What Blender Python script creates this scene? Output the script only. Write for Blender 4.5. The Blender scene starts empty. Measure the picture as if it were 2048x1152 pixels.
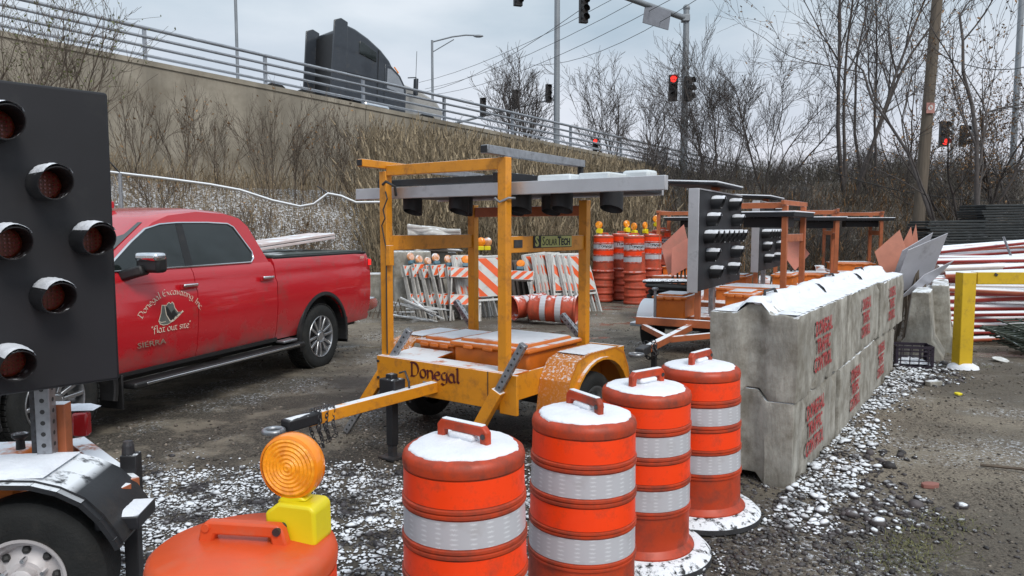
import bpy, bmesh, math, random
import numpy as np
from mathutils import Vector, Matrix, Euler
R = math.radians
SC = bpy.context.scene
COL = SC.collection
# ------------------------------------------------------------------ camera
CAM_H, PITCH, FPX = 1.78, R(4.64), 1479.0
cd = bpy.data.cameras.new('camera'); cam = bpy.data.objects.new('camera', cd); COL.objects.link(cam)
cam.location = (0, 0, CAM_H); cam.rotation_euler = (R(90) - PITCH, 0, 0)
cd.lens = 26; cd.sensor_width = 36; cd.clip_end = 3000; cd.clip_start = .05
SC.camera = cam
# ------------------------------------------------------------------ sky, sun, exposure
SUN_EL, SUN_AZ = R(46), R(150)     # azimuth measured from +Y towards +X: behind the camera, a little to the right
w = bpy.data.worlds.new('World'); SC.world = w; w.use_nodes = True
nt = w.node_tree; nt.nodes.clear()
N = nt.nodes.new; Lk = nt.links.new
sky = N('ShaderNodeTexSky'); sky.sky_type = 'NISHITA'; sky.sun_disc = False
sky.sun_elevation = SUN_EL; sky.sun_rotation = SUN_AZ
bg = N('ShaderNodeBackground'); bg.inputs[1].default_value = .096
tc = N('ShaderNodeTexCoord'); mp = N('ShaderNodeMapping'); mp.inputs['Scale'].default_value = (1, 1, 3.2)
Lk(tc.outputs['Generated'], mp.inputs[0])
n1 = N('ShaderNodeTexNoise'); n1.inputs['Scale'].default_value = 3.1; n1.inputs['Detail'].default_value = 6; n1.inputs['Roughness'].default_value = .48
Lk(mp.outputs[0], n1.inputs[0])
cr = N('ShaderNodeValToRGB'); cr.color_ramp.elements[0].position = .32; cr.color_ramp.elements[1].position = .68
cr.color_ramp.elements[0].color = (3.75, 4.65, 5.4, 1); cr.color_ramp.elements[1].color = (6.6, 7.1, 7.6, 1)
Lk(n1.outputs[0], cr.inputs[0])
sx = N('ShaderNodeSeparateXYZ'); Lk(tc.outputs['Generated'], sx.inputs[0])
hz = N('ShaderNodeMapRange'); hz.inputs[1].default_value = 0; hz.inputs[2].default_value = .26; hz.inputs[3].default_value = 1; hz.inputs[4].default_value = 0
Lk(sx.outputs[2], hz.inputs[0])
mh = N('ShaderNodeMix'); mh.data_type = 'RGBA'; mh.inputs[7].default_value = (6.9, 6.75, 7.5, 1)
Lk(hz.outputs[0], mh.inputs[0]); Lk(cr.outputs[0], mh.inputs[6])
zen = N('ShaderNodeMapRange'); zen.inputs[1].default_value = .28; zen.inputs[2].default_value = 1; zen.inputs[3].default_value = 1; zen.inputs[4].default_value = 1.6
Lk(sx.outputs[2], zen.inputs[0])
vm = N('ShaderNodeVectorMath'); vm.operation = 'SCALE'; Lk(mh.outputs[2], vm.inputs[0]); Lk(zen.outputs[0], vm.inputs['Scale'])
mx = N('ShaderNodeMix'); mx.data_type = 'RGBA'; mx.inputs[0].default_value = .9
Lk(sky.outputs[0], mx.inputs[6]); Lk(vm.outputs[0], mx.inputs[7]); Lk(mx.outputs[2], bg.inputs[0])
wo = N('ShaderNodeOutputWorld'); Lk(bg.outputs[0], wo.inputs[0])
sl = bpy.data.lights.new('sun', 'SUN'); sl.energy = 1.5; sl.angle = R(20); sl.color = (1, .96, .9)
sun = bpy.data.objects.new('sun', sl); COL.objects.link(sun)
sd = Vector((math.sin(SUN_AZ) * math.cos(SUN_EL), math.cos(SUN_AZ) * math.cos(SUN_EL), math.sin(SUN_EL)))
sun.rotation_euler = sd.to_track_quat('Z', 'Y').to_euler(); sun.location = (0, 0, 30)
vs = SC.view_settings; vs.view_transform = 'Standard'; vs.look = 'None'; vs.exposure = .38; vs.gamma = 1; vs.use_curve_mapping = False
SC.render.engine = 'CYCLES'
SC.cycles.max_bounces = 6; SC.cycles.diffuse_bounces = 3; SC.cycles.glossy_bounces = 3
# ------------------------------------------------------------------ helpers
def ray(px, py):
    u = (px - 1024) / FPX; v = (576 - py) / FPX
    return Vector((u, math.cos(PITCH) + v * math.sin(PITCH), -math.sin(PITCH) + v * math.cos(PITCH)))
def atz(px, py, z=0.0):
    d = ray(px, py); t = (z - CAM_H) / d.z; return Vector((d.x * t, d.y * t, z))
def aty(px, py, Y):
    d = ray(px, py); t = Y / d.y; return Vector((d.x * t, Y, CAM_H + d.z * t))
def rotz(a): return Matrix.Rotation(a, 4, 'Z')
def T(x, y, z): return Matrix.Translation((x, y, z))
class MB:
    def __init__(s): s.v = []; s.f = []; s.m = []
    def add(s, vs, fs, mi=0):
        o = len(s.v); s.v += [tuple(v) for v in vs]
        for f in fs: s.f.append(tuple(i + o for i in f)); s.m.append(mi)
        return s
    def box(s, c, d, M=None, mi=0, taper=1.0):
        x, y, z = d[0] / 2, d[1] / 2, d[2] / 2; vs = []
        for k, t in ((-1, 1), (1, taper)):
            for i, j in ((-1, -1), (1, -1), (1, 1), (-1, 1)): vs.append(Vector((i * x * t, j * y * t, k * z)))
        c = Vector(c)
        vs = [(M @ v if M else v) + c for v in vs]
        return s.add(vs, [(3, 2, 1, 0), (4, 5, 6, 7), (0, 1, 5, 4), (1, 2, 6, 5), (2, 3, 7, 6), (3, 0, 4, 7)], mi)
    def bar(s, a, b, w, h, up=(0, 0, 1), mi=0):
        a = Vector(a); b = Vector(b); d = (b - a); L = d.length; d.normalize(); up = Vector(up)
        if abs(d.dot(up)) > .98: up = Vector((0, 1, 0))
        r = d.cross(up).normalized(); u = r.cross(d).normalized()
        M = Matrix((r, d, u)).transposed()
        return s.box((a + b) / 2, (w, L, h), M.to_4x4().to_3x3(), mi)
    def tube(s, pts, r, n=8, mi=0, cap=True):
        pts = [Vector(p) for p in pts]; k = len(pts)
        rs = r if isinstance(r, (list, tuple)) else [r] * k
        vs = []; fs = []; ref = None
        for i, p in enumerate(pts):
            d = (pts[min(i + 1, k - 1)] - pts[max(i - 1, 0)]).normalized()
            if ref is None: ref = Vector((0, 0, 1)) if abs(d.z) < .9 else Vector((1, 0, 0))
            a = d.cross(ref).normalized(); b = a.cross(d).normalized(); ref = b
            for j in range(n):
                t = 2 * math.pi * j / n; vs.append(p + (a * math.cos(t) + b * math.sin(t)) * rs[i])
        for i in range(k - 1):
            for j in range(n):
                fs.append((i * n + j, i * n + (j + 1) % n, (i + 1) * n + (j + 1) % n, (i + 1) * n + j))
        if cap: fs += [tuple(range(n - 1, -1, -1)), tuple(range((k - 1) * n, k * n))]
        return s.add(vs, fs, mi)
    def lathe(s, prof, n=32, M=None, mi=0, mis=None, a0=0, a1=2 * math.pi):
        full = abs(a1 - a0 - 2 * math.pi) < 1e-6; m = n if full else n + 1
        o = len(s.v)
        for r, z in prof:
            for j in range(m):
                t = a0 + (a1 - a0) * j / n; v = Vector((r * math.cos(t), r * math.sin(t), z)); s.v.append(tuple(M @ v if M else v))
        for i in range(len(prof) - 1):
            for j in range(n):
                k = (j + 1) % m
                s.f.append((o + i * m + j, o + i * m + k, o + (i + 1) * m + k, o + (i + 1) * m + j)); s.m.append(mis[i] if mis else mi)
        return s
    def prism(s, poly, a, b, M=None, mi=0):
        """poly: (x,z) outline counter-clockwise seen from -y, extruded from y=a to y=b"""
        n = len(poly); vs = [Vector((x, a, z)) for x, z in poly] + [Vector((x, b, z)) for x, z in poly]
        if M: vs = [M @ v for v in vs]
        fs = [tuple(range(n)), tuple(range(2 * n - 1, n - 1, -1))] + [(i, i + n, (i + 1) % n + n, (i + 1) % n) for i in range(n)]
        return s.add(vs, fs, mi)
    def sphere(s, c, r, n=10, m=6, mi=0, sc=(1, 1, 1)):
        c = Vector(c); prof = [(math.sin(math.pi * i / m), -math.cos(math.pi * i / m)) for i in range(m + 1)]
        M = T(*c) @ Matrix.Diagonal((r * sc[0], r * sc[1], r * sc[2], 1))
        return s.lathe([(max(a, 1e-4), b) for a, b in prof], n, M, mi)
    def build(s, name, mats, parent=None, smooth=0, bevel=0, world=False, seg=2, fixn=False):
        me = bpy.data.meshes.new(name)
        vs = s.v
        if world and parent is not None:
            l = parent.matrix_basis.inverted(); vs = [tuple(l @ Vector(v)) for v in vs]
        me.from_pydata(vs, [], s.f)
        if not isinstance(mats, (list, tuple)): mats = [mats]
        for m in mats: me.materials.append(m)
        if len(mats) > 1: me.polygons.foreach_set('material_index', s.m)
        if fixn:
            bm = bmesh.new(); bm.from_mesh(me); bmesh.ops.recalc_face_normals(bm, faces=bm.faces); bm.to_mesh(me); bm.free()
        o = bpy.data.objects.new(name, me); COL.objects.link(o)
        if parent is not None: o.parent = parent
        if bevel:
            b = o.modifiers.new('bevel', 'BEVEL'); b.width = bevel; b.segments = seg; b.limit_method = 'ANGLE'; b.angle_limit = R(40)
        if smooth or bevel:
            me.polygons.foreach_set('use_smooth', [True] * len(me.polygons))
            sharp_by_angle(me, R(smooth if smooth else 40))
        me.update()
        return o
def sharp_by_angle(me, ang):
    try: me.set_sharp_from_angle(angle=ang)
    except Exception: pass
def tag(o, label, cat, group=None, kind=None):
    o['label'] = label
    if cat: o['category'] = cat
    if group: o['group'] = group
    if kind: o['kind'] = kind
    return o
def thing(name, label, cat, loc=(0, 0, 0), rz=0, group=None):
    o = bpy.data.objects.new(name, None); COL.objects.link(o); o.empty_display_size = .1
    o.location = loc; o.rotation_euler = (0, 0, rz)
    o.matrix_basis = T(*loc) @ rotz(rz)
    return tag(o, label, cat, group)
def dup(root, loc=None, rot=None, label=None, group=None, scale=None):
    r = root.copy(); COL.objects.link(r)
    if loc is not None: r.location = loc
    if rot is not None: r.rotation_euler = rot if isinstance(rot, (tuple, list, Euler)) else (0, 0, rot)
    if scale: r.scale = scale if isinstance(scale, (tuple, list)) else (scale,) * 3
    if label: r['label'] = label
    if group: r['group'] = group
    for ch in list(root.children):
        c = ch.copy(); COL.objects.link(c); c.parent = r
        for g in list(ch.children):
            d = g.copy(); COL.objects.link(d); d.parent = c
    return r
def struct(o): o['kind'] = 'structure'; return o
# ------------------------------------------------------------------ materials
def mat(name, col, rough=.6, metal=0, var=.12, vs=6, bump=0, bs=60, snow=0, ns=7, dirt=0, dcol=(.06, .05, .04), ds=2.5,
        spec=.5, coat=0, world=False, lo=.5, hi=.85, stretch=None, trans=0, emit=None, bd=.01, island=0, mud=None):
    m = bpy.data.materials.new(name); m.use_nodes = True; nt = m.node_tree; nt.nodes.clear()
    N = nt.nodes.new; L = nt.links.new
    out = N('ShaderNodeOutputMaterial'); p = N('ShaderNodeBsdfPrincipled'); L(p.outputs[0], out.inputs[0])
    tc = N('ShaderNodeTexCoord'); geo = N('ShaderNodeNewGeometry')
    if world: vec = geo.outputs['Position']
    else:
        oi = N('ShaderNodeObjectInfo'); ml = N('ShaderNodeMath'); ml.operation = 'MULTIPLY'; ml.inputs[1].default_value = 37
        L(oi.outputs['Random'], ml.inputs[0]); ad = N('ShaderNodeVectorMath'); ad.operation = 'ADD'
        L(tc.outputs['Object'], ad.inputs[0]); L(ml.outputs[0], ad.inputs[1]); vec = ad.outputs[0]
    if stretch:
        mp = N('ShaderNodeMapping'); mp.inputs['Scale'].default_value = stretch; L(vec, mp.inputs[0]); vec2 = mp.outputs[0]
    else: vec2 = vec
    def noise(scale, det=4, v=vec2, ro=.6):
        n = N('ShaderNodeTexNoise'); n.inputs['Scale'].default_value = scale; n.inputs['Detail'].default_value = det; n.inputs['Roughness'].default_value = ro
        L(v, n.inputs[0]); return n.outputs[0]
    def rng(x, a, b, c=0, d=1):
        r = N('ShaderNodeMapRange'); r.inputs[1].default_value = a; r.inputs[2].default_value = b; r.inputs[3].default_value = c; r.inputs[4].default_value = d
        L(x, r.inputs[0]); return r.outputs[0]
    def mix(f, a, b):
        x = N('ShaderNodeMix'); x.data_type = 'RGBA'
        if isinstance(f, (int, float)): x.inputs[0].default_value = f
        else: L(f, x.inputs[0])
        for s, i in ((a, 6), (b, 7)):
            if isinstance(s, tuple): x.inputs[i].default_value = (*s[:3], 1)
            else: L(s, x.inputs[i])
        return x.outputs[2]
    def mul(a, b):
        x = N('ShaderNodeMath'); x.operation = 'MULTIPLY'
        for s, i in ((a, 0), (b, 1)):
            if isinstance(s, (int, float)): x.inputs[i].default_value = s
            else: L(s, x.inputs[i])
        return x.outputs[0]
    c1 = tuple(min(1, c * (1 - var)) for c in col); c2 = tuple(min(1, c * (1 + var)) for c in col)
    base = mix(rng(noise(vs), .3, .7), c1, c2)
    if island:
        hv = N('ShaderNodeHueSaturation'); L(base, hv.inputs['Color']); L(rng(geo.outputs['Random Per Island'], 0, 1, 1 - island, 1 + island), hv.inputs['Value']); base = hv.outputs[0]
    rg = rough
    if dirt:
        f = rng(noise(ds, 7, vec, .7), .62 - dirt * .3, .8 - dirt * .2, 0, min(1, .5 + dirt * .5))
        base = mix(f, base, dcol)
        rg = rng(f, 0, 1, rough, min(1, max(rough, .7)))
    if mud:
        sz = N('ShaderNodeSeparateXYZ'); L(tc.outputs['Object'], sz.inputs[0]); ad2 = N('ShaderNodeMath'); ad2.operation = 'ADD'; L(sz.outputs[2], ad2.inputs[0]); L(rng(noise(3.5, 6, vec, .7), .3, .7, -.22, .22), ad2.inputs[1])
        f = rng(ad2.outputs[0], mud[0], mud[1], 0, mud[2]); base = mix(f, base, mud[3]); rg = rng(f, 0, .6, rough, .75)
    if snow:
        sxyz = N('ShaderNodeSeparateXYZ'); L(geo.outputs['Normal'], sxyz.inputs[0])
        f = mul(rng(sxyz.outputs[2], lo, hi), rng(noise(ns, 5, geo.outputs['Position'], .65), .72 - snow * .5, .82 - snow * .5))
        base = mix(f, base, (.8, .83, .87))
    L(base, p.inputs['Base Color'])
    if isinstance(rg, (int, float)): p.inputs['Roughness'].default_value = rg
    else: L(rg, p.inputs['Roughness'])
    p.inputs['Metallic'].default_value = metal
    p.inputs['Specular IOR Level'].default_value = spec
    if coat: p.inputs['Coat Weight'].default_value = coat; p.inputs['Coat Roughness'].default_value = .06
    if trans: p.inputs['Transmission Weight'].default_value = trans
    if emit: p.inputs['Emission Color'].default_value = (*emit[:3], 1); p.inputs['Emission Strength'].default_value = emit[3]
    if bump:
        b = N('ShaderNodeBump'); b.inputs['Strength'].default_value = bump; b.inputs['Distance'].default_value = bd
        L(noise(bs, 6), b.inputs['Height']); L(b.outputs[0], p.inputs['Normal'])
    return m
# ------------------------------------------------------------------ shared materials
m_black = mat('black_paint', (.012, .012, .014), .55, var=.2, bump=.15, bs=90, snow=.35, ns=30, dirt=.25, dcol=(.04, .038, .035))
m_panelblk = mat('panel_black', (.009, .009, .012), .62, var=.25, vs=2, dirt=.12, dcol=(.03, .03, .03), ds=5)
m_rubber = mat('rubber', (.011, .012, .012), .8, var=.3, vs=9, bump=.5, bs=90, dirt=.35, dcol=(.04, .036, .03), ds=6)
m_steel = mat('galvanised_steel', (.33, .34, .36), .42, .8, var=.2, vs=20, snow=.3, ns=30, dirt=.3, dcol=(.12, .1, .09), ds=12)
m_dsteel = mat('dark_steel', (.07, .07, .075), .5, .6, var=.3, vs=20, dirt=.4, dcol=(.09, .05, .03), ds=14)
m_alu = mat('aluminium_edge', (.5, .5, .52), .38, .5, var=.1, vs=3, dirt=.2, dcol=(.2, .2, .2), ds=6)
m_chrome = mat('chrome', (.75, .76, .78), .12, 1, var=.05)
m_wheelalu = mat('wheel_alloy', (.5, .51, .53), .28, .9, var=.1, dirt=.25, dcol=(.12, .11, .1), ds=9)
m_yor = mat('trailer_orange', (.68, .262, .012), .42, var=.1, vs=3, bump=.05, bs=40, snow=.75, ns=6, dirt=.38, dcol=(.25, .09, .025), ds=11, lo=.6, hi=.9)
m_yor_light = mat('trailer_orange_speckled', (.56, .19, .02), .5, var=.1, vs=3, snow=.42, ns=55, lo=.1, hi=.8)
m_orange2 = mat('faded_orange_paint', (.42, .12, .045), .5, var=.15, vs=4, snow=.75, ns=6, dirt=.3, dcol=(.15, .06, .03), ds=9)
m_orlid = mat('orange_plastic_box', (.62, .15, .012), .45, var=.12, vs=3, snow=.72, ns=3.2, lo=.8, hi=.97, dirt=.2, dcol=(.25, .08, .02))
m_drum = mat('drum_orange', (.47, .045, .008), .45, var=.12, vs=4, dirt=.6, dcol=(.11, .035, .022), ds=7, bump=.03, bs=30)
m_drumband = mat('drum_orange_sheeting', (1.0, .055, .003), .4, var=.05, vs=4, dirt=.36, dcol=(.42, .05, .018), ds=9)
m_drumold = mat('drum_orange_faded', (.5, .07, .03), .6, var=.2, vs=5, dirt=.5, dcol=(.2, .07, .04), ds=7, snow=.5, ns=12, lo=.6, hi=.9)
m_snow = mat('snow', (.78, .80, .85), .6, var=.06, vs=9, bump=.6, bs=70, spec=.3, bd=.008)
m_amber = mat('amber_lens', (.95, .26, .005), .15, var=.12, vs=20, coat=.5)
m_yellow = mat('yellow_plastic', (.75, .62, .01), .4, var=.06, dirt=.1, dcol=(.3, .22, .02))
m_redlens = mat('red_lens', (.35, .004, .008), .2, var=.1, coat=.4)
m_led = mat('led_dark_amber', (.26, .045, .014), .35, var=.4, vs=60)
m_white = mat('white_paint', (.62, .62, .6), .5, var=.08, vs=5, dirt=.35, dcol=(.3, .27, .24), ds=8, snow=.4, ns=14)
m_stripe = mat('orange_stripe_sheeting', (.8, .11, .02), .4, var=.1, vs=6, dirt=.2, dcol=(.4, .12, .06))
m_conc = mat('cast_concrete', (.37, .355, .315), .85, var=.34, vs=6, bump=.9, bs=34, dirt=.72, dcol=(.15, .13, .10), ds=4.2, snow=.6, ns=9, lo=.5, hi=.8, bd=.008, stretch=(1.2, 1.2, .35))
m_red_text = mat('red_stencil_paint', (.36, .026, .03), .8, var=.3, vs=30, dirt=.42, dcol=(.36, .30, .26), ds=30)
m_bark = mat('bark', (.075, .064, .06), .85, var=.3, vs=5, world=True)
m_bark2 = mat('shrub_bark', (.115, .088, .066), .85, island=0.4, var=.35, vs=4, world=True)
m_reed = mat('dry_reed', (.23, .18, .115), .8, island=0.6, var=.45, vs=9, world=True)
m_weed = mat('dry_weed', (.24, .18, .11), .85, island=0.6, var=.5, vs=6, world=True)
m_leaf = mat('withered_leaf', (.2, .11, .045), .75, island=0.6, var=.5, vs=7, world=True)
m_leafg = mat('late_green_leaf', (.11, .12, .04), .7, var=.4, vs=7, world=True)
m_wood = mat('utility_pole_wood', (.13, .105, .08), .85, var=.25, vs=3, stretch=(8, 8, .5), bump=.5, bs=14)
m_galv = mat('painted_pole_grey', (.25, .27, .29), .5, .4, var=.1, vs=2)
m_glass = mat('tinted_glass', (.012, .016, .015), .06, var=.1, spec=.8)
m_yellowpaint = mat('yellow_steel_paint', (.62, .4, .012), .5, var=.1, vs=3, dirt=.3, dcol=(.25, .14, .03), ds=7, snow=.75, ns=6)
m_wire = mat('wire', (.03, .03, .03), .6)
m_redlit = mat('lit_red_signal', (.6, .02, .02), .4, emit=(1, .03, .02, 2.2))
# ------------------------------------------------------------------ terrain
def vnoise(x, y, sc, seed=0):
    rs = np.random.RandomState(seed); g = rs.rand(256, 256)
    x = x / sc; y = y / sc; xi = np.floor(x).astype(int); yi = np.floor(y).astype(int); fx = x - xi; fy = y - yi
    fx = fx * fx * (3 - 2 * fx); fy = fy * fy * (3 - 2 * fy)
    a = g[xi % 256, yi % 256]; b = g[(xi + 1) % 256, yi % 256]; c = g[xi % 256, (yi + 1) % 256]; d = g[(xi + 1) % 256, (yi + 1) % 256]
    return (a * (1 - fx) + b * fx) * (1 - fy) + (c * (1 - fx) + d * fx) * fy
def sst(t): t = np.clip(t, 0, 1); return t * t * (3 - 2 * t)
DX, DY = .733, .680                       # direction of the retaining wall
def wall_s(x, y): return (x + 37.5) * .68 - y * .733      # metres in front of the wall
def wall_pt(n, s=0.0):
    y = (n + 7.83) * 2.72; x = 1.078 * y - 37.5; return x + s * .68, y - s * .733
def wall_top(n): return 7.34 - .25 * n if n < 12 else 4.34 - .06 * (n - 12)
def edge_y(x):                            # far edge of the yard
    a = ((x + 37.5) * .68 - 11.5) / .733
    return np.minimum(a, np.interp(x, [-3, .8, 2, 9, 14, 40], [17.0, 17.0, 19.9, 20.4, 21, 30]))
def ground_h(x, y):
    x = np.asarray(x, float); y = np.asarray(y, float)
    e = (y - edge_y(x)) * np.where(x < -3, .73, .95)
    n = (y / 2.72) - 7.83
    top = np.where(x > -20, 2.9 + .1 * np.clip((x + 2) / 3, 0, 10), 2.9)
    h = top * sst(e / 9.0) + np.clip(e, 0, 4) * .05
    h = h + .35 * sst(e / 2) * (vnoise(x, y, 2.2, 3) - .5) + .15 * sst(e / 2) * (vnoise(x, y, .6, 4) - .5)
    near = 1 - sst(e / 2)
    h = h + near * (.05 * (vnoise(x, y, 1.9, 1) - .5) + .018 * (vnoise(x, y, .35, 2) - .5) + .010 * (vnoise(x, y, .12, 5) - .5))
    return h
def gh(x, y): return float(ground_h(np.array([x]), np.array([y]))[0])
def axis(parts):
    out = []
    for a, b, st in parts: out += list(np.arange(a, b, st))
    return np.array(out)
def grid_mesh(name, xs, ys, hf, m):
    X, Y = np.meshgrid(xs, ys, indexing='ij'); Z = hf(X, Y); nx, ny = X.shape
    me = bpy.data.meshes.new(name)
    V = np.stack([X, Y, Z], -1).reshape(-1, 3)
    I = np.arange(nx * ny).reshape(nx, ny)
    F = np.stack([I[:-1, :-1], I[1:, :-1], I[1:, 1:], I[:-1, 1:]], -1).reshape(-1, 4)
    me.vertices.add(len(V)); me.vertices.foreach_set('co', V.ravel())
    me.loops.add(F.size); me.loops.foreach_set('vertex_index', F.ravel())
    me.polygons.add(len(F)); me.polygons.foreach_set('loop_start', np.arange(0, F.size, 4)); me.polygons.foreach_set('loop_total', np.full(len(F), 4))
    me.polygons.foreach_set('use_smooth', np.ones(len(F), bool)); me.update(calc_edges=True); me.materials.append(m)
    o = bpy.data.objects.new(name, me); COL.objects.link(o); return o
def np_mesh(name, V, F, mats, mi=None, smooth=False):
    me = bpy.data.meshes.new(name); k = F.shape[1]
    me.vertices.add(len(V)); me.vertices.foreach_set('co', np.ascontiguousarray(V, dtype=np.float32).ravel())
    me.loops.add(F.size); me.loops.foreach_set('vertex_index', np.ascontiguousarray(F, dtype=np.int32).ravel())
    me.polygons.add(len(F)); me.polygons.foreach_set('loop_start', np.arange(0, F.size, k)); me.polygons.foreach_set('loop_total', np.full(len(F), k))
    if smooth: me.polygons.foreach_set('use_smooth', np.ones(len(F), bool))
    for m in (mats if isinstance(mats, (list, tuple)) else [mats]): me.materials.append(m)
    if mi is not None: me.polygons.foreach_set('material_index', mi.astype(np.int32))
    me.update(calc_edges=True)
    o = bpy.data.objects.new(name, me); COL.objects.link(o); return o
def ground_material():
    m = bpy.data.materials.new('yard_ground'); m.use_nodes = True; nt = m.node_tree; nt.nodes.clear(); N = nt.nodes.new; L = nt.links.new
    out = N('ShaderNodeOutputMaterial'); p = N('ShaderNodeBsdfPrincipled'); L(p.outputs[0], out.inputs[0])
    geo = N('ShaderNodeNewGeometry'); P = geo.outputs['Position']
    def noise(s, det=5, ro=.6, sc=None):
        n = N('ShaderNodeTexNoise'); n.inputs['Scale'].default_value = s; n.inputs['Detail'].default_value = det; n.inputs['Roughness'].default_value = ro
        if sc: mp = N('ShaderNodeMapping'); mp.inputs['Scale'].default_value = sc; L(P, mp.inputs[0]); L(mp.outputs[0], n.inputs[0])
        else: L(P, n.inputs[0])
        return n.outputs[0]
    def rng(x, a, b, c=0, d=1):
        r = N('ShaderNodeMapRange'); r.inputs[1].default_value = a; r.inputs[2].default_value = b; r.inputs[3].default_value = c; r.inputs[4].default_value = d; L(x, r.inputs[0]); return r.outputs[0]
    def mix(f, a, b):
        x = N('ShaderNodeMix'); x.data_type = 'RGBA'
        if isinstance(f, (int, float)): x.inputs[0].default_value = f
        else: L(f, x.inputs[0])
        for s, i in ((a, 6), (b, 7)):
            if isinstance(s, tuple): x.inputs[i].default_value = (*s, 1)
            else: L(s, x.inputs[i])
        return x.outputs[2]
    def op(o, a, b=None):
        x = N('ShaderNodeMath'); x.operation = o
        for s, i in ((a, 0), (b, 1)):
            if s is None: continue
            if isinstance(s, (int, float)): x.inputs[i].default_value = s
            else: L(s, x.inputs[i])
        return x.outputs[0]
    sp = N('ShaderNodeSeparateXYZ'); L(P, sp.inputs[0]); px, py, pz = sp.outputs
    # base: packed wet grit, browner to the right, greyer on the left
    grit = noise(55, 4, .75); med = noise(2.2, 6, .62); big = noise(.42, 4)
    a = mix(rng(grit, .38, .66), (.016, .014, .011), (.175, .15, .12))
    b = mix(rng(grit, .38, .66), (.08, .064, .048), (.36, .305, .235))
    side = rng(op('ADD', px, op('MULTIPLY', op('SUBTRACT', med, .5), 3.0)), .4, 2.6)
    far = rng(op('ADD', py, op('MULTIPLY', op('SUBTRACT', big, .5), 4.0)), 7.4, 11.0, 0, .9)
    base = mix(op('MAXIMUM', side, far), a, b)
    base = mix(rng(med, .5, .62, 0, .8), base, (.25, .215, .165))       # dried fines
    base = mix(rng(big, .56, .42, 0, .6), base, (.045, .038, .031))      # damp mud
    # puddles / wet sheen
    wet = op('MULTIPLY', rng(noise(.75, 4, .5, (1, 1.9, 1)), .53, .57), rng(py, 7, 11))
    # thin snow caught on the grit
    sn = op('MULTIPLY', rng(noise(30, 5, .8), .54, .62), rng(noise(.8, 5, .6), .50, .62))
    sn = op('MULTIPLY', sn, rng(py, 30, 9, .25, 1))
    # patches lying near the stones and blocks
    base = mix(sn, base, (.74, .77, .82))
    # embankment: leaf litter with snow towards the left
    lit = mix(rng(noise(16, 6, .75), .35, .68), (.045, .034, .024), (.23, .175, .115))
    slp = rng(pz, .12, .5)
    snl = op('MULTIPLY', rng(noise(13, 5, .85), .50, .56), rng(op('ADD', px, op('MULTIPLY', big, 4.0)), 6.5, -1.5, .22, .92))
    lit = mix(snl, lit, (.8, .82, .86))
    base = mix(slp, base, lit)
    L(base, p.inputs['Base Color'])
    rgh = rng(wet, 0, 1, .78, .12); L(rgh, p.inputs['Roughness'])
    p.inputs['Specular IOR Level'].default_value = .4
    bp = N('ShaderNodeBump'); bp.inputs['Strength'].default_value = .8; bp.inputs['Distance'].default_value = .02
    h = op('MULTIPLY', op('ADD', grit, op('MULTIPLY', noise(14, 5, .7), 1.2)), rng(wet, 0, 1, 1, .05)); L(h, bp.inputs['Height']); L(bp.outputs[0], p.inputs['Normal'])
    return m
m_ground = ground_material()
xs = axis([(-500, -60, 40), (-60, -20, 2), (-20, -6, .4), (-6, 9, .06), (9, 20, .4), (20, 70, 2), (70, 540, 40)])
ys = axis([(-60, -4, 8), (-4, 1, .5), (1, 14, .06), (14, 34, .22), (34, 80, 2), (80, 600, 40)])
struct(grid_mesh('ground', xs, ys, ground_h, m_ground))
# ------------------------------------------------------------------ road ramp, retaining wall, railing
m_wall = mat('weathered_wall_concrete', (.29, .26, .21), .9, var=.3, vs=1.1, bump=.4, bs=9, dirt=.6, dcol=(.16, .135, .10), ds=.5, stretch=(1, 1, .16), snow=.8, ns=5)
m_road = mat('road_asphalt', (.06, .06, .06), .85, var=.2, vs=1, snow=.3, ns=1.5)
ns_ = [-3 + i * .5 for i in range(55)]
def strip(s0, s1, dz, zb):
    b = MB(); vs = []; fs = []
    for i, n in enumerate(ns_):
        for s, z in ((s0, zb), (s0, None), (s1, None), (s1, zb)):
            x, y = wall_pt(n, s); vs.append((x, y, wall_top(n) + dz if z is None else z))
    for i in range(len(ns_) - 1):
        for j in range(4):
            a = i * 4 + j; b2 = i * 4 + (j + 1) % 4; fs.append((a, a + 4, b2 + 4, b2))
    fs += [(3, 2, 1, 0), tuple(len(vs) - 4 + k for k in range(4))]
    b.add(vs, fs); return b
struct(strip(-.42, -14, -.35, -1).build('ramp_road', m_road))
rw = thing('retaining_wall', 'long weathered tan concrete retaining wall holding up the sloping road', 'wall', (0, 0, 0))
for k in range(9):                     # wall cast in panels with open joints
    b = MB(); vs = []; n0, n1 = -3 + 3 * k + .003, -3 + 3 * (k + 1) - .003; fs = []
    m = 4
    for i in range(m + 1):
        n = n0 + (n1 - n0) * i / m
        for s, z in ((.0, -1), (.0, -.16), (.05, -.16), (.05, 0), (-.4, 0), (-.4, -1)):
            x, y = wall_pt(n, s); vs.append((x, y, -1 if z == -1 else wall_top(n) + z))
    for i in range(m):
        for j in range(6):
            a = i * 6 + j; c = i * 6 + (j + 1) % 6; fs.append((a, c, c + 6, a + 6))
    fs += [(5, 4, 3, 2, 1, 0), tuple(m * 6 + q for q in range(6))]
    b.add(vs, fs); b.build('wall_panel', m_wall, rw, fixn=True)
rl = thing('guard_railing', 'grey pipe railing with four rails running along the top of the retaining wall', 'railing', (0, 0, 0))
m_rail = mat('railing_grey', (.3, .32, .35), .4, .5, var=.12, vs=3, snow=.4, ns=4)
for n in range(-2, 22):
    x, y = wall_pt(n, -.15); z = wall_top(n)
    MB().bar((x, y, z - .02), (x, y, z + 1.04), .12, .1, up=(DX, DY, 0)).build('post', m_rail, rl)
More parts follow.
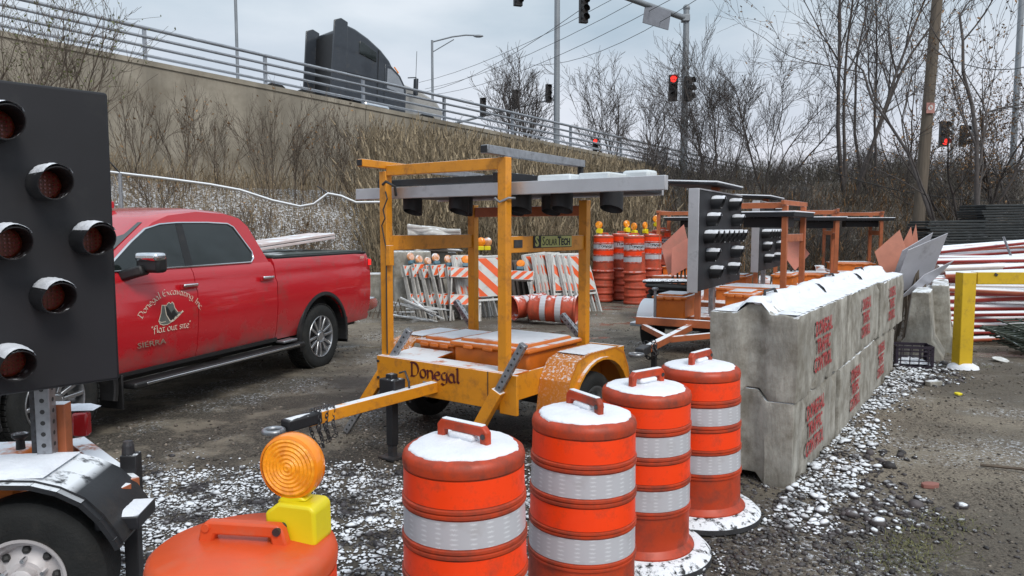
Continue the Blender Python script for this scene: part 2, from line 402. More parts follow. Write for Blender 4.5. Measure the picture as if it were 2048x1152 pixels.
for q, hh in enumerate((.17, .46, .75, 1.03)):
    pts = []
    for n in range(-3, 22):
        x, y = wall_pt(n, -.09); pts.append((x, y, wall_top(n) + hh))
    MB().tube(pts, .05 if q < 3 else .06, 8).build('rail', m_rail, rl, smooth=50)
# lane-side barrier beyond
gb = MB()
pts = [(*wall_pt(n, -11.5), wall_top(n) + .3) for n in range(-3, 22)]
for i in range(len(pts) - 1): gb.bar(pts[i], pts[i + 1], .06, .3)
for p in pts: gb.bar((p[0], p[1], p[2] - .7), (p[0], p[1], p[2]), .12, .12)
tag(gb.build('guardrail', m_rail), 'low metal guardrail on the far side of the raised road behind the railing', 'guardrail')
# ------------------------------------------------------------------ lettering
def text_obj(s, size, M, m, parent, name='lettering', sx=1.0, extrude=.0006, align='CENTER', bold=0, shear=0):
    cu = bpy.data.curves.new('txt', 'FONT'); cu.body = s; cu.size = size; cu.align_x = align; cu.align_y = 'CENTER'
    cu.extrude = extrude; cu.offset = bold; cu.resolution_u = 2; cu.shear = shear
    o = bpy.data.objects.new('txt', cu); COL.objects.link(o)
    dg = bpy.context.evaluated_depsgraph_get(); me = bpy.data.meshes.new_from_object(o.evaluated_get(dg))
    bpy.data.objects.remove(o); me.transform(M @ Matrix.Diagonal((sx, 1, 1, 1))); me.materials.clear(); me.materials.append(m)
    t = bpy.data.objects.new(name, me); COL.objects.link(t); t.parent = parent; return t
def arc(cx, cy, r, a0, a1, k=8, ry=None):
    ry = ry or r
    return [(cx + r * math.cos(R(a0 + (a1 - a0) * i / k)), cy + ry * math.sin(R(a0 + (a1 - a0) * i / k))) for i in range(k + 1)]
GL = {  # uncial, broad-nib glyphs: (advance, strokes); x-height .6, cap 1
 'D': (.86, [[(.14, .97), (.14, .03)], [(.0, .97), (.3, .97)] + arc(.3, .5, .45, 88, -88, 12, .47) + [(.02, .03)]]),
 'o': (.66, [arc(.32, .3, .26, 100, 460, 16, .29)]),
 'n': (.68, [[(.0, .58), (.12, .56), (.12, .02)], [(.12, .4)] + arc(.34, .36, .21, 150, 10, 8, .22) + [(.55, .1), (.64, .02)]]),
 'e': (.62, [[(.1, .3), (.5, .38)] + arc(.32, .36, .2, 5, 120, 6, .22) + arc(.32, .3, .26, 140, 310, 10, .29)]),
 'g': (.66, [arc(.3, .34, .24, 60, 400, 14, .25), [(.52, .58), (.56, .3), (.5, -.12), (.28, -.26), (.04, -.16)]]),
 'a': (.68, [arc(.28, .26, .24, 70, 330, 12, .26) , [(.2, .58), (.42, .56), (.5, .4), (.5, .12), (.62, .02)]]),
 'l': (.34, [[(.04, .98), (.14, .96), (.14, .12), (.28, .02)]]),
 'E': (.74, [arc(.4, .5, .34, 60, 300, 14, .48), [(.1, .5), (.56, .52)]]),
 'x': (.6, [[(.04, .58), (.5, .02)], [(.52, .58), (.04, .02)]]),
 'c': (.56, [arc(.32, .3, .26, 60, 310, 12, .29)]),
 'v': (.6, [[(.04, .58), (.28, .02), (.52, .58)]]),
 't': (.46, [[(.0, .58), (.44, .58)], [(.2, .6), (.16, .2), (.22, .04), (.42, .04)]]),
 'i': (.28, [[(.04, .58), (.14, .56), (.14, .02)]]),
 'I': (.34, [[(.14, .97), (.14, .02)]]),
 'f': (.5, [[(.44, .9), (.3, .97), (.18, .84), (.16, -.1)], [(.0, .58), (.4, .58)]]),
 'u': (.68, [[(.02, .58), (.12, .56), (.12, .2), (.22, .04), (.4, .06), (.52, .2)], [(.52, .58), (.52, .1), (.62, .02)]]),
 's': (.5, [[(.42, .52), (.26, .6), (.1, .5), (.12, .38), (.36, .24), (.4, .12), (.26, .01), (.06, .08)]]),
 ',': (.24, [[(.12, .08), (.06, -.12)]]), '.': (.22, [[(.08, .06), (.12, .03)]]), ' ': (.36, []), '"': (.3, [[(.08, .95), (.05, .75)], [(.22, .95), (.18, .75)]]),
}
def nib_width(s): return sum(GL[c][0] for c in s)
def nib_text(s, size, place, nib=.17, ang=38):
    """place(u, v, k) -> 3-D point for text coordinates u (along), v (up) and layer k"""
    b = MB(); u0 = -nib_width(s) / 2; k = 0; nx, ny = math.cos(R(ang)) * nib / 2, math.sin(R(ang)) * nib / 2
    for ch in s:
        adv, strokes = GL[ch]
        for st in strokes:
            for (x0, y0), (x1, y1) in zip(st[:-1], st[1:]):
                q = [(x0 - nx, y0 - ny), (x1 - nx, y1 - ny), (x1 + nx, y1 + ny), (x0 + nx, y0 + ny)]
                ar = sum(q[i][0] * q[(i + 1) % 4][1] - q[(i + 1) % 4][0] * q[i][1] for i in range(4))
                if abs(ar) < .01:      # stroke along the nib: keep a hairline
                    tx, ty = -ny * .25, nx * .25
                    q = [(x0 - nx - tx, y0 - ny - ty), (x1 + nx - tx, y1 + ny - ty), (x1 + nx + tx, y1 + ny + ty), (x0 - nx + tx, y0 - ny + ty)]; ar = 1
                if ar < 0: q = q[::-1]
                b.add([place((u0 + a) * size, c * size, k) for a, c in q], [(0, 1, 2, 3)]); k += 1
        u0 += adv
    return b
# ------------------------------------------------------------------ pickup truck
def boolean_cut(o, cutters):
    for c in cutters:
        m = o.modifiers.new('cut', 'BOOLEAN'); m.operation = 'DIFFERENCE'; m.solver = 'EXACT'; m.object = c
    dg = bpy.context.evaluated_depsgraph_get(); me = bpy.data.meshes.new_from_object(o.evaluated_get(dg))
    o.modifiers.clear(); o.data = me
    me.polygons.foreach_set('use_smooth', [True] * len(me.polygons)); sharp_by_angle(me, R(32))
m_red = mat('red_car_paint', (.5, .010, .018), .24, 0, var=.05, vs=1.2, dirt=.22, dcol=(.2, .07, .06), ds=3, coat=.7, spec=.6, mud=(.72, .3, .75, (.13, .10, .085)))
m_trimblk = mat('black_trim', (.012, .012, .013), .5, var=.1, dirt=.25, dcol=(.06, .055, .05), ds=5)
m_cream = mat('cream_lettering', (.72, .62, .5), .5, var=.05)
m_bktA = mat('bucket_grey', (.11, .12, .11), .5, var=.3, vs=12)
m_bktB = mat('bucket_dark', (.02, .02, .02), .5, var=.2)
TR = thing('pickup_truck', 'red crew cab pickup truck with lettered door parked beside the orange trailer', 'pickup truck', (-3.35, 9.62, .0), R(-108.5))
def wsc(x):
    if x < -.9: return .975 + .025 * (x + 1.22) / .32
    if x > 4.0: return 1 - .09 * ((x - 4.0) / .75) ** 2
    return 1
def belt(x): return 1.43 if x < .95 else (1.395 if x < 3.25 else 1.36 - .05 * (x - 3.25))
def body_seg(name, x0, x1, cut=None, m=m_red, n=6):
    b = MB(); rings = []; xs_ = [x0 + (x1 - x0) * i / n for i in range(n + 1)]
    vs = []
    for x in xs_:
        zt = belt(x - 1e-4 if x == x1 else x + 1e-4); zb = .47; k = wsc(x)
        half = [(.80, zb), (.965, zb + .03), (1.0, .6), (1.022, .78), (1.032, .9), (1.032, 1.16), (1.006, 1.215), (1.0, 1.28), (.985, zt - .05), (.955, zt)]
        ring = [(y * k, z) for y, z in half] + [(-y * k, z) for y, z in half[::-1]]
        vs += [(x, y, z) for y, z in ring]
    L = 20; fs = []
    for i in range(n):
        for j in range(L): fs.append((i * L + j, i * L + (j + 1) % L, (i + 1) * L + (j + 1) % L, (i + 1) * L + j))
    fs += [tuple(range(L)), tuple(range(n * L + L - 1, n * L - 1, -1))]
    b.add(vs, fs); o = b.build(name, m, TR, smooth=32, fixn=True)
    if cut:
        boolean_cut(o, cut)
    return o
cuts = []
for cx in (0, 3.74):
    for sy in (-1, 1):
        c = MB(); Mx = T(cx, sy * .62, .43) @ Matrix.Rotation(R(90 * -sy), 4, 'X')
        c.lathe([(1e-4, 0), (.5, 0), (.5, .7), (1e-4, .7)], 40, Mx); co = c.build('cutter', m_trimblk, None, fixn=True)
        co.parent = TR; cuts.append(co)
bpy.context.view_layer.update()
body_seg('cargo_bed', -1.22, .935, cuts[:2], n=14)
body_seg('rear_door', .95, 2.2); body_seg('front_door', 2.21, 3.235)
hood = body_seg('front_fender', 3.245, 4.74, cuts[2:], n=14)
for c in cuts: bpy.data.objects.remove(c)
MB().box((1.76, 0, .8), (5.6, 1.7, .72)).build('chassis', m_trimblk, TR)
MB().box((1.5, 0, .42), (4.2, .9, .22)).build('frame', m_trimblk, TR)
# cab: pillars and roof
def cab_y(z): return .955 - max(0, (z - 1.39)) * .33
prof = [(.98, 1.385), (3.32, 1.36), (2.98, 1.56), (2.52, 1.83), (2.3, 1.9), (1.9, 1.945), (1.5, 1.93), (1.28, 1.885), (1.17, 1.8)]
cb = MB(); vs = []
n = len(prof)
for sgn in (1, -1):
    for x, z in prof: vs.append((x, sgn * cab_y(z), z))
# rounded roof rows
inner = []
for k, (f, dz) in enumerate(((.93, .022), (.7, .04), (0, .05), (-.7, .04), (-.93, .022))):
    for x, z in prof: vs.append((x, f * cab_y(z), z + (dz if z > 1.78 else dz * .25 if z > 1.5 else 0)))
fs = []
order = [0, 2, 3, 4, 5, 6, 1]
for a, c in zip(order[:-1], order[1:]):
    for i in range(1, n): fs.append((a * n + i, a * n + (i + 1) % n, c * n + (i + 1) % n, c * n + i))
fs += [tuple(range(n))[::-1], tuple(range(n, 2 * n))]
cb.add(vs, fs); cab = cb.build('cab', m_red, TR, smooth=50, fixn=True)
def side_panel(name, poly, m, off=.005, th=.006, parent=TR, side=1):
    b = MB(); nn = len(poly)
    vs = [(x, side * (cab_y(z) + off), z) for x, z in poly] + [(x, side * (cab_y(z) + off - th), z) for x, z in poly]
    b.add(vs, [tuple(range(nn)), tuple(range(2 * nn - 1, nn - 1, -1))] + [(i, i + nn, (i + 1) % nn + nn, (i + 1) % nn) for i in range(nn)])
    return b.build(name, m, parent, fixn=True)
wf = [(3.2, 1.405), (3.08, 1.5), (2.85, 1.65), (2.64, 1.77), (2.45, 1.815), (2.24, 1.83), (2.27, 1.405)]
wr = [(2.17, 1.405), (2.15, 1.832), (1.8, 1.835), (1.5, 1.825), (1.42, 1.79), (1.24, 1.52), (1.24, 1.45), (1.3, 1.405)]
bp_ = [(2.27, 1.405), (2.24, 1.83), (2.15, 1.832), (2.17, 1.405)]
trim = wf[:6] + wr[1:] + [(2.2, 1.405)]
for s in (1, -1):
    side_panel('front_window', wf, m_glass, .005, side=s); side_panel('rear_window', wr, m_glass, .005, side=s); side_panel('pillar_cover', bp_, m_trimblk, .007, side=s)
    pts = [(x, s * (cab_y(z) + .008), z) for x, z in trim]; pts.append(pts[0])
    MB().tube(pts, .011, 6).build('window_trim', m_chrome, TR, smooth=60)
# windscreen and back glass
MB().add([(3.235, -.84, 1.42), (3.235, .84, 1.42), (2.56, .73, 1.835), (2.56, -.73, 1.835)], [(0, 1, 2, 3)]).add([], []).build('windscreen', m_glass, TR)
MB().add([(.975, .8, 1.45), (.975, -.8, 1.45), (1.155, -.7, 1.8), (1.155, .7, 1.8)], [(0, 1, 2, 3)]).build('back_window', m_glass, TR)
fin = MB(); fin.prism([(2.2, 1.98), (2.42, 1.97), (2.27, 2.045), (2.2, 2.05)], -.03, .03); fin.build('roof_antenna', m_red, TR, bevel=.008)
# bed cover, bed rails, tail
MB().box((-.13, 0, 1.452), (2.08, 1.8, .035)).build('bed_cover', mat('bed_cover_vinyl', (.035, .045, .04), .6, snow=.35, ns=2.5, var=.2), TR, bevel=.01)
for s in (1, -1): MB().box((-.14, .935 * s, 1.437), (2.1, .05, .03)).build('bed_rail_cap', m_trimblk, TR, bevel=.008)
for s in (1, -1):
    t = MB().box((-1.2, s * .935, 1.14), (.1, .12, .44)).build('tail_light', m_redlens, TR, bevel=.02)
    t2 = MB().box((-1.225, s * .965, 1.3), (.062, .075, .08)).build('lamp_segment', mat('lit_tail', (.8, .02, .02), .3, emit=(1, .02, .02, .8)), t) if s == 1 else None
bm_ = MB(); bm_.prism([(-1.48, .62), (-1.16, .56), (-1.16, .8), (-1.4, .8), (-1.5, .74)], -.98, .98)
bm_.build('rear_bumper', m_chrome, TR, bevel=.03)
MB().prism([(4.62, .5), (4.9, .52), (4.92, .78), (4.66, .82)], -.95, .95).build('front_bumper', m_chrome, TR, bevel=.03)
MB().box((4.745, 0, 1.0), (.05, 1.2, .38)).build('grille', m_chrome, TR, bevel=.02)
for s in (1, -1): MB().box((4.7, s * .78, 1.06), (.1, .26, .24)).build('headlight', m_glass, TR, bevel=.03)
# wheels
def pickup_wheel(x, s):
    Mx = T(x, s * .98, .41) @ Matrix.Rotation(R(-90 * s), 4, 'X')   # local z points outwards
    ty = MB(); ty.lathe([(.255, -.26), (.3, -.27), (.375, -.262), (.4, -.235), (.41, -.2), (.41, -.05), (.4, -.015), (.378, .006), (.31, .012), (.262, -.004), (.255, -.03)], 48, Mx)
    wh = ty.build('wheel', m_rubber, TR, smooth=40)
    lugs = MB()
    for i in range(60):
        a = 2 * math.pi * i / 60
        for q, (z0, da) in enumerate(((-.04, 0), (-.13, .05), (-.21, 0))):
            lugs.box(Mx @ Vector((.412 * math.cos(a + da), .412 * math.sin(a + da), z0)), (.012, .03, .06), (Mx @ rotz(a + da)).to_3x3())
    lugs.build('tread', m_rubber, wh)
    rm = MB(); rm.lathe([(.262, -.02), (.266, .004), (.255, .008), (.246, -.015), (.235, -.1), (.22, -.16)], 40, Mx)
    rm.lathe([(.075, .0), (.07, -.02), (.055, .0), (.0001, .002)], 20, Mx)
    for i in range(6):
        for da in (-.17, .17):
            a = 2 * math.pi * i / 6 + .3
            p0 = Vector((.045 * math.cos(a + da * 2), .045 * math.sin(a + da * 2), -.035)); p1 = Vector((.25 * math.cos(a + da * 1.25), .25 * math.sin(a + da * 1.25), -.018))
            rm.bar(Mx @ p0, Mx @ p1, .032, .04, up=(0, s, 0))
    rm.build('rim', m_wheelalu, wh, bevel=.006, smooth=35)
    bk = MB(); bk.lathe([(.19, -.1), (.0001, -.1)], 24, Mx); bk.build('brake_disc', m_dsteel, wh)
    fl = MB(); fl.lathe([(.5, -.04), (.5, .062), (.512, .072), (.556, .062), (.562, .03)], 34, T(x, s * .98, .43) @ Matrix.Rotation(R(-90 * s), 4, 'X'),
                        a0=R(-12) if s > 0 else R(-12), a1=R(192))
    f2 = MB(); Mf = T(x, s * .98, .43)
    pr = [(.5, .02), (.5, .066), (.512, .074), (.55, .066), (.556, .03)]
    vs = []; K = 30
    for i in range(K + 1):
        a = R(-14 + 208 * i / K)
        for r_, o_ in pr: vs.append((x + r_ * math.cos(a), s * (.98 + o_ - .01), .43 + r_ * math.sin(a)))
    fs = [(i * 5 + j, i * 5 + (j + 1) % 5, (i + 1) * 5 + (j + 1) % 5, (i + 1) * 5 + j) for i in range(K) for j in range(5)]
    f2.add(vs, fs).build('fender_flare', m_trimblk, TR, smooth=40, fixn=True)
    ln = MB(); vs = []
    for i in range(K + 1):
        a = R(-14 + 208 * i / K)
        for yy in (.6, 1.0): vs.append((x + .497 * math.cos(a), s * yy, .43 + .497 * math.sin(a)))
    ln.add(vs, [(i * 2, i * 2 + 1, i * 2 + 3, i * 2 + 2) for i in range(K)]).build('wheel_arch_liner', m_trimblk, TR)
for x in (0, 3.74):
    for s in (1, -1): pickup_wheel(x, s)
MB().box((-.56, .9, .43), (.02, .24, .34)).build('mud_flap', m_trimblk, TR, bevel=.005)
MB().box((3.14, .9, .36), (.02, .26, .3)).build('mud_flap', m_trimblk, TR, bevel=.005)
rb = MB(); rb.box((1.8, 1.02, .40), (2.55, .17, .06)); rbo = rb.build('running_board', m_trimblk, TR, bevel=.02)
MB().box((1.8, 1.108, .405), (2.3, .012, .022)).build('bright_strip', m_chrome, rbo, bevel=.004)
MB().box((.78, 1.02, .47), (.26, .12, .03)).build('bed_step', m_steel, TR, bevel=.01)
MB().prism([(.95, .49), (3.235, .49), (3.235, .52), (.95, .53)], .99, 1.014).build('rocker_moulding', m_chrome if False else m_trimblk, TR)
for x in (2.2 + .12, 1.13):
    h = MB().box((x, 1.058, 1.232), (.19, .022, .03)).build('door_handle', m_chrome, TR, bevel=.01)
    MB().box((x - .0, 1.036, 1.225), (.22, .006, .055)).build('recess', m_red, h, bevel=.002)
mr = MB(); mr.box((2.93, 1.19, 1.475), (.12, .25, .17)); mo = mr.build('wing_mirror', m_trimblk, TR, bevel=.03)
MB().box((2.95, 1.2, 1.53), (.135, .245, .075)).build('mirror_cap', m_chrome, mo, bevel=.028)
MB().bar((3.02, .95, 1.36), (2.97, 1.16, 1.42), .12, .09).build('mirror_arm', m_trimblk, mo, bevel=.02)
# door decals
YD = 1.0355
def pdoor(cx, cz):
    return lambda u, v, k: (cx - u, YD + k * .00002, cz + v)
def parc(cx, cz, rad):
    return lambda u, v, k: (cx - (rad + v) * math.sin(u / rad), YD + k * .00002, cz - rad + (rad + v) * math.cos(u / rad))
nib_text('Donegal Excavating, Inc.', .064, parc(2.545, 1.16, .44), .13).build('door_lettering', m_cream, TR)
nib_text('"flat out site"', .07, pdoor(2.56, .825), .13).build('door_lettering', m_cream, TR)
def dpoly(pts, k, m, name, par):
    b = MB(); b.add([(2.555 - x, YD + .0008 * k, .93 + z) for x, z in pts], [tuple(range(len(pts)))]); return b.build(name, m, par)
out1 = [(-.165, .0), (-.15, -.03), (-.11, -.045), (-.06, -.045), (.02, -.02), (.09, .02), (.15, .06), (.08, .06), (.045, .10), (.03, .145), (.01, .165), (-.01, .15), (-.03, .165), (-.055, .15), (-.06, .14), (-.12, .145), (-.135, .07)]
dec = dpoly(out1, 1, m_cream, 'bucket_emblem', TR)
ins = lambda P, f, c: [(c[0] + (x - c[0]) * f, c[1] + (z - c[1]) * f) for x, z in P]
dpoly(ins(out1, .93, (-.04, .05)), 2, m_bktA, 'emblem_fill', dec)
dpoly([(-.05, .12), (-.075, .12), (-.06, .05), (-.02, -.01), (.03, .005), (.02, .02)], 3, m_bktB, 'emblem_shadow', dec)
dpoly([(-.082, .14), (-.09, .14), (-.075, .05), (-.03, -.02), (.02, -.01), (-.025, -.01), (-.067, .05)], 4, m_cream, 'emblem_line', dec)
dpoly([(-.0, .07), (.03, .09), (.045, .06), (.07, .04), (.02, .015), (-.015, .03)], 3, m_bktB, 'emblem_shadow', dec)
for i in range(4):
    x = -.03 + i * .042; z = -.03 + i * .024
    dpoly([(x, z), (x + .05, z + .012), (x + .035, z + .03)], 5, m_cream, 'emblem_tooth', dec)
dpoly([(-.16, -.0), (-.13, -.012), (-.08, -.01), (-.08, -.015), (-.13, -.018), (-.158, -.008)], 4, m_cream, 'emblem_line', dec)
MT = Matrix(((-1, 0, 0, 0), (0, 0, 1, 0), (0, 1, 0, 0), (0, 0, 0, 1)))
text_obj('SIERRA', .07, T(2.8, 1.0305, .735) @ MT, mat('badge_chrome', (.5, .42, .33), .3, .7), TR, 'badge', sx=1.55, extrude=.002)
text_obj('X31', .05, T(-1.0, 1.01, 1.375) @ MT, m_cream, TR, 'badge', sx=1.3, extrude=.001)
# white boards lying on the bed cover
pl = MB(); pl.box((0, 0, 0), (1.55, .5, .035)); pl.box((-.05, .02, .045), (1.45, .46, .035)); po = pl.build('foam_board', mat('pinkish_board', (.62, .52, .5), .6, snow=.5, ns=3, var=.15, vs=3), None, bevel=.006)
po.matrix_world = TR.matrix_basis @ T(-.35, .2, 1.58) @ Matrix.Rotation(R(5), 4, 'Y') @ rotz(R(-6))
tag(po, 'long pale boards dusted with snow lying on the bed cover of the red pickup', 'boards')
# ------------------------------------------------------------------ road tractor on the ramp
m_semi = mat('dark_charcoal_truck_paint', (.030, .036, .046), .32, var=.1, coat=.4, dirt=.2, dcol=(.07, .065, .06))
m_hood = mat('pale_truck_hood', (.34, .33, .31), .4, var=.1, coat=.3)
n0 = 3.0; sx_, sy_ = wall_pt(n0, -2.3); zr = wall_top(n0) - .33
ST = thing('semi_truck', 'dark charcoal highway tractor without trailer driving down the raised road', 'semi truck', (sx_, sy_, zr), math.atan2(DY, DX))
ST.rotation_euler = (0, R(3.4), math.atan2(DY, DX))
# local: x forward, y left (far side), near side is y=0 .. y=2.5 behind it
side = [(.35, 1.0), (3.5, .55), (3.5, 1.9), (3.15, 2.05), (2.55, 2.95), (2.1, 3.32), (1.44, 3.68), (.8, 3.92), (.35, 4.0)]
MB().prism(side, .03, 2.47).build('sleeper_cab', m_semi, ST, bevel=.09, seg=3, fixn=True)
MB().prism([(3.45, .6), (5.7, .6), (5.85, 1.3), (5.4, 1.75), (4.4, 2.08), (3.45, 2.2)], .35, 2.15).build('hood', m_hood, ST, bevel=.12, seg=3, fixn=True)
for y in (-.0, 2.42):
    MB().prism([(-.28, .95), (.42, .95), (.42, 4.1), (.1, 4.2), (-.22, 4.05)], y, y + .08).build('side_fairing', m_semi, ST, bevel=.03, fixn=True)
MB().box((.3, 1.25, 2.4), (.06, 2.3, 2.8)).build('rear_panel', m_trimblk, ST)
MB().prism([(1.0, 2.95), (1.85, 2.75), (1.85, 3.15), (1.15, 3.45), (1.0, 3.45)], -.005, .03).build('sleeper_window', m_glass, ST, bevel=.03, fixn=True)
dr = MB().prism([(2.3, 1.0), (3.4, 1.0), (3.4, 1.95), (3.1, 2.4), (2.6, 2.75), (2.3, 2.75)], .0, .034).build('cab_door', m_semi, ST, bevel=.02, fixn=True)
MB().prism([(2.42, 1.75), (3.32, 1.65), (3.28, 1.95), (3.0, 2.35), (2.6, 2.6), (2.42, 2.6)], -.012, -.002).build('door_window', mat('semi_window', (.25, .27, .3), .1, spec=.8), dr, fixn=True)
mm = MB().box((3.75, -.28, 2.0), (.14, .22, .75)).build('wing_mirror', m_semi, ST, bevel=.03)
MB().bar((3.5, .0, 2.4), (3.75, -.3, 2.42), .04, .04).build('mirror_bracket', m_semi, mm); MB().bar((3.5, .0, 1.7), (3.75, -.3, 1.65), .04, .04).build('mirror_bracket', m_semi, mm)
MB().add([(3.22, .25, 2.06), (3.22, 2.25, 2.06), (2.6, 2.2, 2.94), (2.6, .3, 2.94)], [(0, 1, 2, 3)]).build('windscreen', m_glass, ST)
MB().tube([(4.0, .1, 2.0), (4.0, .1, 3.7)], .012, 5).build('antenna', m_wire, ST)
MB().box((1.9, .15, .75), (1.4, .6, .6)).build('fuel_tank', m_chrome, ST, bevel=.2, seg=4)
MB().box((.2, 1.25, .8), (6.5, .9, .3)).build('frame', m_trimblk, ST)
m_seam = mat('panel_seam', (.004, .004, .004), .6)
MB().bar((.36, -.004, 2.05), (2.6, -.004, 2.0), .012, .02).build('panel_seam', m_seam, ST)
MB().bar((1.95, -.004, 1.0), (1.95, -.004, 3.3), .02, .012, up=(0, 1, 0)).build('panel_seam', m_seam, ST)
MB().bar((2.75, -.02, 2.72), (2.98, -.02, 2.5), .03, .05).build('marker_lamp', m_amber, ST)
for x in (-2.6, -1.3, 4.7):
    for y in (.15, 2.35):
        wl = MB().lathe([(.28, -.15), (.5, -.15), (.52, -.1), (.52, .1), (.5, .15), (.28, .15)], 28, T(x, y, .52) @ Matrix.Rotation(R(90), 4, 'X')).build('wheel', m_rubber, ST, smooth=40)
        MB().lathe([(.28, -.12), (.12, -.16), (.0001, -.16)], 20, T(x, y, .52) @ Matrix.Rotation(R(90), 4, 'X')).lathe([(.28, .12), (.12, .16), (.0001, .16)], 20, T(x, y, .52) @ Matrix.Rotation(R(90), 4, 'X')).build('hub', m_wheelalu, wl, smooth=40)
# ------------------------------------------------------------------ perforated square tube
def perf_tube(p0, p1, w, parent, name='perforated_tube', m=None, pitch=.05, up=(0, 0, 1)):
    m = m or m_steel
    o = MB().bar(p0, p1, w, w, up=up).build(name, m, parent, bevel=.004)
    p0 = Vector(p0); p1 = Vector(p1); d = (p1 - p0); L = d.length; d.normalize(); u = Vector(up)
    if abs(d.dot(u)) > .98: u = Vector((0, 1, 0))
    r = d.cross(u).normalized(); u = r.cross(d).normalized()
    b = MB(); k = int(L / pitch)
    for i in range(k):
        c = p0 + d * (pitch * (i + .5))
        for nrm, tn in ((r, u), (-r, -u), (u, -r), (-u, r)):
            ctr = c + nrm * (w / 2 + .0006)
            vs = [ctr + (d * math.cos(t) + tn * math.sin(t)) * w * .17 for t in [math.pi * 2 * q / 8 for q in range(8)]]
            b.add(vs, [tuple(range(8))])
    h = b.build('punched_holes', m_wire, o); h['kind'] = 'stuff'
    return o
def lamp_hood(parent, c, nrm, r, L, snow=True, led=True, m=None, up=(0, 0, 1), lens_mat=None):
    """tunnel visor with a lens at its root; c = root centre on the panel"""
    nrm = Vector(nrm).normalized(); up = Vector(up); xr = up.cross(nrm).normalized(); up = nrm.cross(xr).normalized()
    M = Matrix((xr, up, nrm)).transposed().to_4x4(); M.translation = Vector(c)
    K = 22; vs = []; fs = []
    for i in range(K + 1):
        t = 2 * math.pi * i / K; k = (1 + math.sin(t)) / 2; z = L * (.66 + .34 * k)
        for rr in (r, r - .004):
            vs.append(M @ Vector((rr * math.cos(t), rr * math.sin(t), 0))); vs.append(M @ Vector((rr * math.cos(t) * .97, rr * math.sin(t) * .97, z)))
    for i in range(K):
        a = i * 4; b = a + 4
        fs += [(a, b, b + 1, a + 1), (a + 3, b + 3, b + 2, a + 2), (a + 1, b + 1, b + 3, a + 3)]
    ho = MB().add(vs, fs).build('lamp_hood', m or m_black, parent, smooth=50)
    ln = MB().lathe([(r * .95, .008), (r * .8, .014), (.0001, .016)], 20, M).build('lens', lens_mat or m_led, ho)
    if led:
        b = MB()
        for i in range(-3, 4):
            for j in range(-3, 4):
                if i * i + j * j < 11: b.box(M @ Vector((i * r * .24, j * r * .24, .018)), (r * .1, r * .1, .006), M.to_3x3())
        b.build('led_dots', m_redlens, ln)['kind'] = 'stuff'
    if snow:
        b = MB(); rows = 7; cols = 9; vs = []
        for i in range(rows + 1):
            for j in range(cols + 1):
                t = R(38 + 104 * j / cols); f = i / rows; z = L * (.04 + .97 * f)
                h = .012 * math.sin(math.pi * j / cols) ** .6 * (1 + .3 * math.sin(9 * f + j)) * (1 if 0 < i < rows else .5)
                vs.append(M @ Vector(((r + h) * math.cos(t), (r + h) * math.sin(t), z)))
        b.add(vs, [(i * (cols + 1) + j, i * (cols + 1) + j + 1, (i + 1) * (cols + 1) + j + 1, (i + 1) * (cols + 1) + j) for i in range(rows) for j in range(cols)])
        b.build('snow_cap', m_snow, ho, smooth=80)
    return ho
def trailer_wheel(parent, c, axis, R_=.31, w=.17, white=True, rimr=.19, name='wheel'):
    axis = Vector(axis).normalized(); up = Vector((0, 0, 1)); xr = up.cross(axis).normalized()
    M = Matrix((xr, axis.cross(xr), axis)).transposed().to_4x4(); M.translation = Vector(c)
    h = w / 2
    ty = MB().lathe([(rimr, -h * .8), (rimr + .03, -h), (R_ - .04, -h), (R_ - .008, -h * .78), (R_, -h * .4), (R_ + .0, h * .4), (R_ - .008, h * .78), (R_ - .035, h * .98), (R_ - .07, h * 1.05), (rimr + .03, h * .98), (rimr, h * .85)], 48, M).build(name, m_rubber, parent, smooth=35)
    mm = m_whiterim if white else m_wheelalu
    rm = MB(); rm.lathe([(rimr + .006, h * .86), (rimr + .008, h * .95), (rimr - .006, h * .93), (rimr - .014, h * .7), (rimr - .03, h * .62), (rimr - .045, h * .30), (rimr * .55, h * .42), (rimr * .4, h * .6), (rimr * .3, h * .6), (rimr * .29, h * 1.0), (rimr * .2, h * 1.1), (.0001, h * 1.12)], 40, M)
    ro = rm.build('rim', mm, ty, smooth=35)
    b = MB()
    for i in range(8):
        t = 2 * math.pi * i / 8; b.sphere(M @ Vector((rimr * .66 * math.cos(t), rimr * .66 * math.sin(t), h * .38)), rimr * .11, 8, 4)
    b.build('rim_slots', m_wire, ro)['kind'] = 'stuff'
    b = MB()
    for i in range(5):
        t = 2 * math.pi * i / 5 + .3; b.tube([M @ Vector((rimr * .47 * math.cos(t), rimr * .47 * math.sin(t), h * .3)), M @ Vector((rimr * .47 * math.cos(t), rimr * .47 * math.sin(t), h * .85))], rimr * .055, 6)
    b.build('lug_nuts', m_chrome, ro)['kind'] = 'stuff'
    return ty
m_whiterim = mat('white_steel_rim', (.55, .52, .52), .4, .1, var=.08, vs=6, dirt=.35, dcol=(.2, .13, .1), ds=12)
